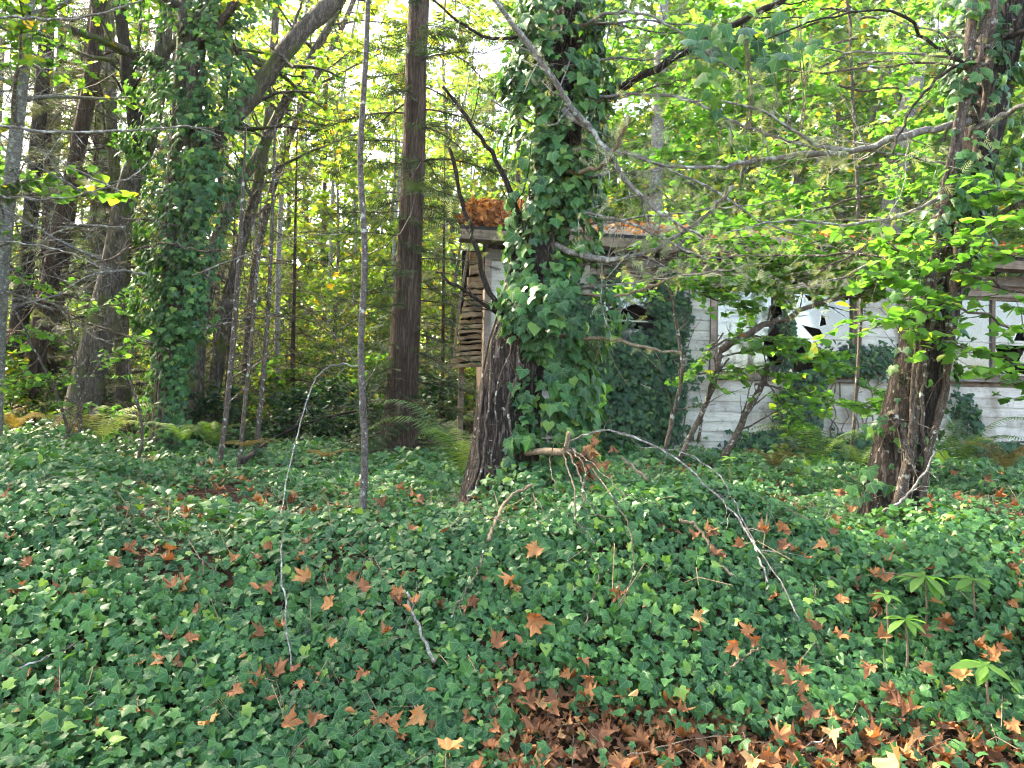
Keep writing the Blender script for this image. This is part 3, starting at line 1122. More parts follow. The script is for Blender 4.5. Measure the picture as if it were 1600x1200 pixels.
# hand-placed background individuals: (kind, pixel column, depth, scale)
BG = [
    ('yellow_a', 520, 21, 1.0), ('yellow_b', 455, 26, 1.0), ('yellow_a', 700, 24, 1.05), ('yellow_b', 600, 31, 1.1), ('yellow_a', 380, 29, 1.1),
    ('yellow_b', 300, 33, 1.1), ('yellow_a', 200, 27, 1.0), ('yellow_b', 90, 30, 1.1), ('yellow_a', 0, 26, 1.0), ('yellow_b', 660, 38, 1.2),
    ('yellow_a', 500, 42, 1.3), ('yellow_b', 400, 46, 1.3), ('yellow_a', 250, 44, 1.3), ('yellow_b', 120, 42, 1.3), ('yellow_a', -80, 36, 1.2), ('yellow_b', 740, 44, 1.3),
    ('yellow_a', 580, 25, .7), ('yellow_b', 470, 34, 1.7), ('yellow_b', 700, 36, 1.8), ('yellow_a', 340, 37, 1.9), ('yellow_b', 180, 36, 1.7), ('yellow_b', 590, 44, 1.7), ('yellow_a', 430, 19, .55),
    ('green_a', 900, 20, 1.05), ('green_b', 1010, 18, 1.0), ('green_a', 1130, 20.5, 1.1), ('green_b', 1220, 18.5, 1.1), ('green_a', 1330, 22, 1.2), ('green_b', 1440, 19, 1.1),
    ('green_a', 1540, 21, 1.15), ('green_b', 1650, 19, 1.1), ('green_a', 1240, 29, 1.3), ('green_a', 1050, 30, 1.3), ('green_b', 1430, 31, 1.4), ('green_a', 1620, 33, 1.4), ('green_b', 830, 30, 1.2),
    ('green_a', 1760, 26, 1.2), ('yellow_b', 960, 27, 1.0), ('yellow_a', 1300, 36, 1.3), ('yellow_b', 1500, 40, 1.3), ('yellow_b', 1120, 38, 1.3), ('green_a', 960, 25, 1.7), ('green_b', 1080, 27, 1.8), ('green_a', 1200, 26, 1.7), ('green_b', 1330, 27, 1.8), ('green_a', 1460, 28, 1.8), ('green_a', 880, 33, 2.0), ('green_a', 1580, 30, 1.9),
    ('hemlock_a', 455, 14.5, .8), ('hemlock_a', 690, 14, .65), ('hemlock_b', 130, 18, 1.0), ('hemlock_a', 190, 15, .9), ('hemlock_b', 60, 15.5, .9), ('hemlock_a', 250, 13, .9), ('hemlock_a', 330, 17.5, 1.1), ('hemlock_b', 500, 26, 1.1),
    ('hemlock_b', -60, 20, 1.0), ('hemlock_a', 350, 16, .7), ('hemlock_b', 800, 22, 1.1),
    ('hemlock_b', 1180, 26, 1.0), ('hemlock_b', 1400, 27, 1.0), ('hemlock_b', 1690, 24, 1.0),
    ('fir', 150, 24, 1.0), ('fir', 255, 30, 1.0), ('fir', 60, 27, 1.0), ('fir', 340, 38, 1.0), ('fir', -30, 32, 1.0), ('fir', 420, 55, 1.0),
    ('fir', 1280, 34, 1.0), ('fir', 1100, 40, 1.0), ('fir', 1560, 36, 1.0), ('fir', 900, 44, 1.1),
    ('pole', 430, 17, .9), ('pole', 510, 23, 1.0), ('pole', 545, 28, 1.0), ('pole', 690, 27, 1.0), ('pole', 720, 34, 1.0), ('pole', 585, 36, 1.1), ('pole', 470, 33, 1.0), ('pole', 385, 22, .9), ('pole', 610, 22, .9), ('pole', 675, 41, 1.1),
    ('pole', 530, 39, 1.1), ('pole', 355, 34, 1.0),
    ('bush_a', 420, 14, 1.0), ('bush_b', 470, 12.5, .9), ('bush_b', 530, 13, 1.0), ('bush_a', 560, 16, 1.1), ('bush_b', 690, 13.5, 1.0), ('bush_a', 740, 16, 1.2), ('bush_b', 660, 17, 1.2), ('bush_b', 340, 13, 1.0),
    ('bush_a', 250, 15, 1.1), ('bush_b', 160, 16, 1.0), ('bush_a', 60, 15, 1.2), ('bush_a', 20, 12, .9), ('bush_a', 500, 19, 1.3), ('bush_a', 610, 21, 1.4), ('bush_b', 720, 21, 1.4), ('bush_a', 390, 20, 1.3),
    ('bush_a', 120, 21, 1.4), ('bush_a', 290, 23, 1.4), ('bush_a', -40, 17, 1.3), ('bush_a', 680, 29, 1.8), ('bush_a', 540, 30, 1.8), ('bush_a', 440, 31, 1.8), ('bush_a', 330, 30, 1.8), ('bush_a', 200, 31, 1.8), ('bush_a', 60, 32, 1.8),
    ('brush', 440, 15.5, 1.0), ('brush', 520, 16.5, 1.1), ('brush', 580, 18.5, 1.1), ('brush', 370, 15, 1.0), ('brush', 210, 17, 1.1), ('brush', 100, 18, 1.1), ('brush', 10, 19, 1.1), ('brush', 690, 19, 1.1), ('brush', 480, 21, 1.3), ('brush', 630, 25, 1.4),
    ('brush', 300, 18, 1.1),
]
KIND = {'yellow_a': 'bushy yellow-green maple', 'yellow_b': 'tall yellow-green maple', 'green_a': 'tall green maple', 'green_b': 'bushy green maple', 'hemlock_a': 'small feathery grey-green hemlock',
        'hemlock_b': 'tall dark hemlock', 'fir': 'tall bare-trunked fir', 'pole': 'slim pale alder pole', 'bush_a': 'light green bush', 'bush_b': 'dark green bush', 'brush': 'bare brown thicket'}
MARKS = [(-999, 'left edge'), (25, 'pale left trunk'), (160, 'leaning maple'), (275, 'ivy column'), (567, 'grey sapling'), (637, 'cedar trunk'), (850, 'central tree'), (1500, 'right-hand tree'), (2999, 'right edge')]
ORD = ['nearest', 'second nearest', 'third nearest', 'fourth nearest', 'fifth nearest', 'sixth nearest', 'seventh nearest', 'eighth nearest', 'ninth nearest']


def zone(px):
    for (a, na), (b, nb) in zip(MARKS, MARKS[1:]):
        if a <= px < b:
            return na, nb


for key, px, d, s in BG:
    o = put(key, px, d, s)
    za, zb = zone(px)
    rank = sum(1 for k2, p2, d2, s2 in BG if k2 == key and zone(p2) == (za, zb) and (d2, p2) < (d, px))
    o['label'] = '%s %s seen between the %s and the %s' % (ORD[rank], KIND[key], za, zb)
# trees added past the left edge to shade the foreground; the wood across the road behind the photographer (seen in the panes)
for key, x, y, s in (('green_a', -7.6, 6.4, 1.05), ('green_b', -9.2, 9.4, 1.2), ('green_a', -11.5, 6.0, 1.2), ('hemlock_b', -10.5, 12.0, 1.1), ('green_b', -7.2, 3.2, 1.0),
                     ('green_a', 11.0, -9, .8), ('hemlock_b', 15.0, -13, .8), ('green_b', 18.5, -9, .8), ('fir', 22.5, -15, .7), ('yellow_b', 27.5, -9, .8), ('pole', 33.0, -12, .9)):
    o = put(key, 0, 0, s, x=x, y=y)
    o['label'] = '%s added beyond the left edge for shade, %s' % (KIND[key], 'nearer the road' if y < 6.2 else 'further into the wood') if y > 0 else '%s mirrored in the window panes' % KIND[key]
    o['group'] = 'shade trees added beyond the left edge' if y > 0 else 'trees mirrored in the windows'

# far wood closing the horizon
lv = Leaves()
k = 60000
px = rng.uniform(-500, 2100, k)
d = rng.uniform(48, 85, k)
X = (px - 800) / FPX * d
hmax = 10 + 4 * wav(X, d * 0, .22) + 3 * wav(X, d, .7)
z = gh(X, d) + rng.random(k) ** 1.2 * np.maximum(hmax, 2)
lv.add(DIAMOND, np.stack([X, d, z], 1), rdir(k, .6), rdir(k, -.2), rng.uniform(.35, .8, k))
fw = lv.part('far_woodland', M['maple_yellow'])
tag(fw, 'distant mass of sunlit yellow-green foliage closing off the wood', 'woodland', kind='stuff')

# ------------------------------------------------------------------ named trees in front
def px_trunk(rows, n=60):
    """rows of (px, py, depth, width_px) -> world path and radii"""
    a = np.array([list(at(r[0], r[1], r[2])) + [r[3] * .5 / FPX * r[2]] for r in rows])
    q = smooth_path(a, n)
    return q[:, :3], np.maximum(q[:, 3], .004)


def ground_first(rows):
    """drop the first row onto the ground below its pixel column"""
    p = at_ground(rows[0][0], rows[0][2], .12)
    return p


def big_tree(name, label, rows, bark, rough=.10, sides=26, n=70, kz=1.6, ka=3.0, group=None):
    P, rad = px_trunk(rows, n)
    base = P[0].copy()
    base[2] = float(gh(base[0], base[1])) - .02
    root = thing(name, label, 'tree', base, 0, group)
    mb = MB()
    mb.tube(P, rad, sides, rough, seed=len(label) % 17, kz=kz, ka=ka)
    return root, mb, P, rad


def dead_branch(root, pts, w0, w1, d0, d1, mat, twn=10, twl=.5, name='branch', sub=1, leaves=None, lichen=0, twr=.32, spread=.9):
    P = pxpath(pts, d0, d1)
    dm = (d0 + d1) / 2
    # small kinks make it a branch, not a hose
    P[1:-1] += rng.normal(size=(len(P) - 2, 3)) * .006 * dm / 5
    r0, r1 = w0 * .5 / FPX * d0, w1 * .5 / FPX * d1
    r = np.linspace(r0, r1, len(P))
    r = r * (1 + .12 * rng.normal(size=len(P)).clip(-1, 1))
    mb = MB()
    mb.tube(P, r, 8, cap=True)
    tw = twigs_on(mb, P, (r0, r1), twn, twl, 3, spread, 0, twr, .08, sub) if twn else []
    o = mb.part(name, M[mat], root)
    if lichen:
        lv = Leaves()
        k = lichen
        src = [P] + tw[:len(tw)]
        pos = np.array([s[rng.integers(len(s))] for s in (src[rng.integers(len(src))] for _ in range(k))])
        lv.add(SPRAY, pos + rng.normal(size=(k, 3)) * .012, rdir(k), nrm(rdir(k) * .8 + np.array([0, 0, -.6])), rng.uniform(.035, .11, k))
        lv.part('lichen', M['lichen'], o, world=False) if root is None else obj('lichen', lv.me('lichen', np.array(root.location)), M['lichen'], o, 'stuff')
    return o, P, tw


# ---- thick ivy-clad tree in the middle
T1 = [(776, 835, 5.0, 140), (781, 780, 5.0, 116), (791, 700, 5.0, 100), (801, 600, 5.0, 92), (819, 500, 5.0, 86), (843, 400, 5.0, 78), (862, 300, 5.05, 72), (878, 150, 5.1, 66), (890, 0, 5.2, 60), (905, -350, 5.3, 50), (925, -1300, 5.5, 30), (930, -2200, 5.6, 8)]
t1, mb, P1, r1 = big_tree('fir_tree', 'thick furrowed tree in the centre wrapped in ivy, in front of the house corner', T1, 'bark_fir', .13, 30, 110, 1.3, 3.4)
# one root flare on the left
Pq = pxpath([(770, 700, 4.97), (752, 745, 4.92), (728, 790, 4.88)], 5, 5, 10)
mb.tube(Pq, np.linspace(26 * .5 / FPX * 5, 12 * .5 / FPX * 5, 10), 10, .15, 3)
lv1 = Leaves()
conifer_foliage(lv1, mb, P1, r1, .87, 60, 2.6, 22, .10, .40)
mb.part('trunk', M['bark_fir'], t1)
lv1.part('crown', M['needle'], t1)
DB = dead_branch
DB(t1, [(925, 205), (885, 160), (845, 95), (790, 25), (740, -60)], 11, 7, 4.7, 4.5, 'deadwood', 14, .45, lichen=40)
DB(t1, [(880, 170), (935, 215), (985, 290), (1035, 335), (1100, 372)], 10, 4, 4.75, 4.4, 'deadwood', 20, .5, lichen=90)
DB(t1, [(828, 420), (805, 320), (770, 245), (735, 190), (692, 135)], 10, 5, 5.0, 4.7, 'bark_dark', 8, .45)
DB(t1, [(806, 500), (775, 480), (755, 430), (738, 370), (722, 310), (702, 230)], 10, 6, 4.9, 4.5, 'bark_dark', 6, .35, lichen=14)
DB(t1, [(795, 500), (750, 470), (720, 450), (680, 425)], 8, 4, 4.9, 4.7, 'bark_dark', 5, .3)
DB(t1, [(860, 266), (905, 268), (940, 258), (965, 225), (983, 180)], 8, 6, 4.9, 4.4, 'tanwood', 5, .3, lichen=20)
DB(t1, [(845, 372), (910, 400), (960, 405), (1010, 395), (1060, 368), (1110, 330), (1145, 290)], 11, 5, 4.9, 4.4, 'deadwood', 16, .5, lichen=60)
DB(t1, [(880, 180), (940, 150), (1010, 118), (1080, 75), (1140, 42), (1222, 0), (1300, -40)], 14, 10, 5.0, 4.6, 'bark_dark', 10, .5, lichen=20)
DB(t1, [(850, 490), (900, 460), (960, 465), (1010, 450), (1045, 435)], 6, 4, 4.9, 4.6, 'tanwood', 6, .35)
DB(t1, [(850, 520), (905, 528), (950, 528), (1000, 542), (1065, 552)], 7, 4, 4.9, 4.6, 'tanwood', 8, .35, lichen=10)
DB(t1, [(880, 165), (960, 150), (1060, 152), (1150, 190), (1210, 215), (1275, 235)], 6, 3, 4.9, 4.5, 'deadwood', 18, .55, lichen=60)
DB(t1, [(868, 240), (940, 232), (1010, 250), (1100, 290), (1190, 345), (1260, 370)], 6, 2, 4.9, 4.4, 'deadwood', 22, .55, lichen=80)
DB(t1, [(860, 330), (930, 335), (1010, 360), (1090, 400), (1160, 400)], 6, 2, 4.9, 4.3, 'deadwood', 18, .5, lichen=50)
DB(t1, [(880, 90), (820, 60), (760, 60), (700, 20), (640, -40)], 7, 3, 5.0, 4.6, 'bark_dark', 14, .5, lichen=20)
DB(t1, [(885, 50), (960, 20), (1030, 30), (1120, 95), (1190, 130)], 6, 2, 4.9, 4.4, 'deadwood', 18, .5, lichen=60)

for q in range(9):
    y0 = rng.uniform(20, 470)
    x0 = float(np.interp(y0, [0, 150, 300, 400, 500], [890, 878, 862, 843, 819]))
    sg = 1 if rng.random() < .7 else -1
    L = rng.uniform(150, 380) if sg > 0 else rng.uniform(80, 200)
    dy = rng.uniform(-70, 60)
    DB(t1, [(x0, y0), (x0 + sg * L * .35, y0 + dy * .2 - 10), (x0 + sg * L * .7, y0 + dy * .7), (x0 + sg * L, y0 + dy)], 5, 1.5, 4.9, 4.9 + rng.uniform(-.7, .5), ['deadwood', 'bark_thin', 'deadwood'][q % 3], 22, .5, lichen=40, sub=2)

# ---- ivy-hung tree on the right
T2 = [(1385, 845, 5.0, 104), (1394, 790, 5.0, 88), (1410, 700, 5.0, 78), (1428, 620, 5.0, 76), (1446, 540, 5.0, 72), (1466, 450, 5.0, 68), (1498, 330, 5.0, 66), (1530, 200, 5.05, 64), (1554, 90, 5.1, 62), (1572, 0, 5.1, 60), (1610, -300, 5.2, 50), (1680, -1300, 5.5, 32), (1700, -2100, 5.6, 8)]
t2, mb, P2, r2 = big_tree('fir_tree', 'leaning dark-barked tree on the right with thick vine stems climbing it', T2, 'bark_fir', .09, 28, 110, 1.3, 3.4)
lv2 = Leaves()
conifer_foliage(lv2, mb, P2, r2, .88, 56, 2.6, 22, .10, .40)
mb.part('trunk', M['bark_fir'], t2)
lv2.part('crown', M['needle'], t2)
DB(t2, [(1515, 190), (1440, 205), (1390, 218), (1330, 238), (1260, 240), (1180, 250), (1130, 260), (1050, 260), (975, 238)], 12, 4, 4.9, 4.4, 'deadwood', 30, .55, lichen=150)
DB(t2, [(1520, 205), (1570, 178), (1640, 150)], 10, 7, 4.9, 4.4, 'deadwood', 8, .45, lichen=30)
DB(t2, [(1330, 236), (1280, 228), (1240, 205), (1170, 165), (1060, 155)], 6, 3, 4.5, 4.4, 'deadwood', 14, .4, lichen=50)
DB(t2, [(1530, 110), (1450, 65), (1400, 20), (1300, 25), (1200, 60)], 6, 2, 4.9, 4.3, 'bark_dark', 16, .4, lichen=20)
DB(t2, [(1490, 380), (1540, 350), (1590, 320), (1660, 290)], 10, 7, 4.9, 4.5, 'bark_maple', 8, .4, lichen=20)
DB(t2, [(1530, 95), (1480, 110), (1440, 150), (1410, 200), (1395, 240)], 6, 3, 4.9, 4.6, 'bark_dark', 8, .4)
DB(t2, [(1500, 290), (1430, 330), (1330, 350), (1230, 345), (1130, 365)], 7, 2, 4.9, 4.4, 'deadwood', 20, .5, lichen=80)
DB(t2, [(1560, 60), (1600, 50), (1660, 10)], 9, 6, 5, 4.6, 'bark_dark', 6, .4)

for q in range(7):
    y0 = rng.uniform(40, 420)
    x0 = float(np.interp(y0, [0, 90, 200, 330, 450], [1560, 1545, 1522, 1490, 1462]))
    L = rng.uniform(160, 420)
    dy = rng.uniform(-60, 70)
    DB(t2, [(x0, y0), (x0 - L * .35, y0 + dy * .2 - 10), (x0 - L * .7, y0 + dy * .7), (x0 - L, y0 + dy)], 5, 1.5, 4.9, 4.9 + rng.uniform(-.5, .8), ['deadwood', 'bark_thin'][q % 2], 22, .5, lichen=45, sub=2)

# ---- red-brown cedar left of the house
T3 = [(617, 722, 10.8, 84), (622, 700, 10.8, 64), (627, 640, 10.8, 52), (632, 540, 10.8, 46), (639, 400, 10.8, 39), (646, 250, 10.8, 36), (650, 100, 10.8, 33), (655, 0, 10.9, 31), (660, -250, 11, 24), (668, -900, 11.2, 6)]
t3, mb, P3, r3 = big_tree('cedar_tree', 'tall straight red-brown cedar trunk left of the house', T3, 'bark_red', .06, 20, 60, .6, 4.5)
lv3 = Leaves()
conifer_foliage(lv3, mb, P3, r3, .10, 70, 1.5, 24, .10, .26, top=.55)
conifer_foliage(lv3, mb, P3, r3, .50, 50, 2.6, 24, .10, .36)
mb.part('trunk', M['bark_red'], t3)
lv3.part('crown', M['needle'], t3)

# ---- slim grey sapling standing in the ivy
T4 = [(566, 850, 4.25, 13.6), (566, 800, 4.25, 11.9), (567, 700, 4.25, 11.0), (566, 550, 4.25, 10.2), (567, 400, 4.25, 9.8), (566, 250, 4.25, 9.3), (569, 100, 4.25, 8.5), (571, 0, 4.25, 7.6), (576, -300, 4.25, 5.1), (580, -500, 4.25, 2.5)]
T4 = [(x + dx, y, d, w) for (x, y, d, w), dx in zip(T4, (0, 1, 3, -2, 3, -3, 2, 4, 6, 8))]
t4, mb, P4, r4 = big_tree('sapling', 'slim straight pale-grey sapling standing alone in the ivy', T4, 'bark_sapling', .06, 12, 50, 6)
twigs_on(mb, P4[6:], (.016, .01), 16, .6, 3, 1.0, .2, .3)
mb.part('trunk', M['bark_sapling'], t4)

# ---- ivy-smothered tree on the left
T5 = [(255, 730, 10.0, 60), (260, 690, 10.0, 44), (266, 600, 10.0, 40), (272, 500, 10.0, 40), (278, 350, 10.0, 42), (290, 200, 10.0, 44), (300, 60, 10.0, 42), (308, -100, 10, 38), (320, -500, 10, 22), (325, -800, 10, 8)]
t5, mb, P5, r5 = big_tree('maple_tree', 'broad left-hand tree smothered in a tall column of ivy', T5, 'bark_maple', .08, 18, 60, 1.0)
lv5 = Leaves()
tw = grow(mb, None, 0, 0, (0, 0), 16, .62, 2.8, .5, 6, trunk=(P5, r5))
leaves_on(lv5, tw, LOBED, 16, .105)
mb.part('trunk', M['bark_maple'], t5)
lv5.part('crown', M['maple'], t5)
DB(t5, [(285, 300), (330, 225), (395, 145), (455, 70), (520, 0), (590, -90)], 34, 24, 10.1, 10.6, 'bark_maple', 14, 1.2, lichen=60, name='limb')

# ---- leaning trunk behind it, forked
T6 = [(110, 690, 11.5, 78), (125, 650, 11.5, 54), (150, 540, 11.5, 42), (175, 430, 11.5, 36), (200, 300, 11.5, 32), (228, 215, 11.5, 30), (245, 140, 11.5, 26), (262, 0, 11.5, 20), (290, -300, 11.6, 12), (300, -500, 11.6, 5)]
t6, mb, P6, r6 = big_tree('maple_tree', 'forked dark maple leaning right with a mossy foot, left of the ivy column', T6, 'bark_maple', .10, 20, 60, 1.0)
tw = grow(mb, None, 0, 0, (0, 0), 12, .68, 2.6, .5, 6, trunk=(P6, r6))
lv6 = Leaves()
leaves_on(lv6, tw, LOBED, 15, .105)
mb.part('trunk', M['bark_maple'], t6)
lv6.part('crown', M['maple'], t6)
DB(t6, [(222, 240), (205, 150), (195, 60), (180, -60)], 26, 18, 11.4, 11.3, 'bark_dark', 10, .9, name='limb')

# ---- other trunks on the left
def left_tree(name, label, rows, bark, crown, leaf='maple', n=14, L=2.4, f0=.45, group=None):
    t, mb, P, r = big_tree(name, label, rows, bark, .08, 16, 50, 1.0, group=group)
    lv = Leaves()
    if crown == 'leafy':
        tw = grow(mb, None, 0, 0, (0, 0), n, f0, L, .5, 6, trunk=(P, r))
        leaves_on(lv, tw, LOBED, 15, .105)
    elif crown == 'needle':
        conifer_foliage(lv, mb, P, r, f0, n * 3, L, 20, .10, .34)
    twigs_on(mb, P[8:], (r[0] * .12, r[0] * .08), 34, 1.5, 3, 1.3, -.05, 1.0, .05, 3, .04)
    mb.part('trunk', M[bark], t)
    if lv.V:
        lv.part('crown', M[leaf], t)
    return t, P


left_tree('fir_tree', 'reddish-barked trunk leaning right at the far left edge, behind the pale trunk', [(25, 690, 12.5, 47), (40, 640, 12.5, 33), (70, 480, 12.5, 27), (100, 330, 12.5, 23), (128, 200, 12.5, 22), (150, 60, 12.5, 20), (170, -200, 12.6, 14), (185, -600, 12.6, 4)], 'bark_red', 'needle', 'needle_grey', 12, 2.2, .25)
left_tree('birch_tree', 'pale whitish trunk at the extreme left edge', [(-15, 690, 9.5, 31), (-8, 600, 9.5, 25), (2, 420, 9.5, 22), (18, 270, 9.5, 20), (32, 150, 9.5, 18), (42, 60, 9.5, 16), (52, -100, 9.5, 12), (60, -400, 9.6, 4)], 'bark_pale', 'leafy', 'maple', 12, 2.0, .5)
left_tree('fir_tree', 'dark trunk close behind the pale trunk at the left edge', [(5, 680, 14, 47), (15, 620, 14, 33), (40, 420, 14, 23), (60, 200, 14, 20), (75, 0, 14, 17), (90, -300, 14, 8)], 'bark_dark', 'needle', 'needle_grey', 12, 2.2, .2)
left_tree('fir_tree', 'thin straight trunk between the leaning maple and the left edge', [(62, 680, 15, 33), (70, 620, 15, 23), (98, 400, 15, 21), (125, 200, 15, 19), (150, 0, 15, 16), (180, -300, 15, 6)], 'bark_red', 'needle', 'needle_grey', 12, 2.2, .2)
left_tree('fir_tree', 'slender trunk just right of the leaning maple', [(190, 680, 14, 31), (192, 600, 14, 22), (185, 400, 14, 19), (175, 200, 14, 17), (170, 0, 14, 14), (165, -300, 14, 6)], 'bark_maple', 'needle', 'needle_grey', 12, 2.0, .25)
left_tree('maple_tree', 'dark curved maple stem right of the ivy column, leaning right', [(300, 670, 13, 33), (306, 620, 13, 23), (315, 500, 13, 20), (332, 400, 13, 19), (368, 300, 13, 17), (405, 240, 13, 16), (450, 150, 13, 14), (520, 30, 13, 11), (590, -120, 13, 8), (660, -300, 13, 4)], 'bark_maple', 'leafy', 'maple_yellow', 10, 2.0, .62)
left_tree('maple_tree', 'second maple stem right of the ivy column, greyer and slightly further right', [(325, 670, 13.6, 31), (333, 620, 13.6, 22), (350, 500, 13.6, 20), (372, 400, 13.6, 17), (400, 300, 13.6, 16), (420, 180, 13.6, 14), (432, 0, 13.6, 11), (450, -300, 13.6, 5)], 'bark_maple', 'leafy', 'maple_yellow', 12, 2.0, .5)
left_tree('maple_tree', 'thin maple stem crossing the bright gap left of the cedar', [(372, 660, 15, 17), (385, 560, 15, 13), (398, 420, 15, 12), (430, 280, 15, 11), (480, 150, 15, 9), (540, 30, 15, 8), (600, -120, 15, 4)], 'bark_thin', 'leafy', 'maple_yellow', 9, 1.8, .55)
for lab, rows in (('slim bare pole left of the arching twig', [(340, 745, 7.5, 9), (352, 660, 7.5, 9), (362, 560, 7.5, 8.5), (370, 460, 7.5, 8), (378, 330, 7.5, 6), (384, 200, 7.5, 3)]),
                  ('second slim bare pole, close right of the first', [(372, 748, 7.3, 7), (380, 660, 7.3, 6.5), (392, 540, 7.3, 6), (402, 420, 7.3, 5), (408, 300, 7.3, 3)]),
                  ('third slim pole, greyer, behind the other two', [(402, 690, 9.5, 8), (410, 600, 9.5, 8), (418, 500, 9.5, 7), (424, 380, 9.5, 6), (430, 200, 9.5, 4)]),
                  ('crooked twiggy stem at the foot of the ivy column', [(210, 735, 8, 5), (222, 690, 8, 4.5), (218, 640, 8, 4), (205, 600, 8, 3), (200, 560, 8, 2)]),
                  ('thin brown sapling slanting at the left, before the mossy foot', [(78, 745, 8, 5), (100, 690, 8, 4.5), (125, 640, 8, 4), (140, 590, 8, 3)])):
    t, mb, P, r = big_tree('sapling', lab + ', rising from the ivy', rows, 'bark_thin', .05, 8, 24, 5)
    twigs_on(mb, P, (r[0], r[-1]), 14, .7, 3, 1.0, .1, .4, .25, 1)
    mb.part('trunk', M['bark_thin'], t)

for q in range(16):
    y0 = rng.uniform(60, 560)
    x0 = rng.uniform(-20, 330)
    sg = rng.choice([-1, 1])
    L = rng.uniform(120, 300)
    dy = rng.uniform(-90, 90)
    dq = rng.uniform(8.5, 9.8)
    DB(t5 if x0 > 180 else t6, [(x0, y0), (x0 + sg * L * .35, y0 + dy * .2 - 12), (x0 + sg * L * .7, y0 + dy * .7), (x0 + sg * L, y0 + dy)], 4, 1.3, dq, dq + rng.uniform(-1, 1), ['deadwood', 'bark_thin'][q % 2], 26, .9, lichen=0, sub=3)

# pale snags behind the house
for lab, rows in (('pale dead snag standing behind the house on the right', [(1385, 430, 19, 34), (1392, 330, 19, 30), (1400, 280, 19, 29), (1412, 200, 19, 27), (1432, 120, 19, 22), (1440, 85, 19, 12)]),
                  ('shorter pale snag left of the tall one behind the house', [(1272, 420, 20, 20), (1274, 340, 20, 18), (1276, 290, 20, 17), (1280, 250, 20, 12), (1278, 236, 20, 6)]),
                  ('slim pale trunk right of the central tree behind the roof', [(1024, 400, 18, 20), (1026, 250, 18, 19), (1030, 120, 18, 18), (1036, 0, 18, 16), (1050, -200, 18, 8)])):
    P, rad = px_trunk(rows, 40)
    b = P[0].copy()
    gz = float(gh(b[0], b[1]))
    P = np.vstack([[b[0], b[1], gz - .2], P])
    rad = np.concatenate([[rad[0] * 1.25], rad])
    t = thing('snag', lab, 'tree', (b[0], b[1], gz))
    mb = MB()
    mb.tube(P, rad, 14, .12, 5, True)
    twigs_on(mb, P, (rad[0], rad[-1]), 14, 1.2, 4, 1.0, .1, .15, .3, 1)
    mb.part('trunk', M['bark_pale'], t)


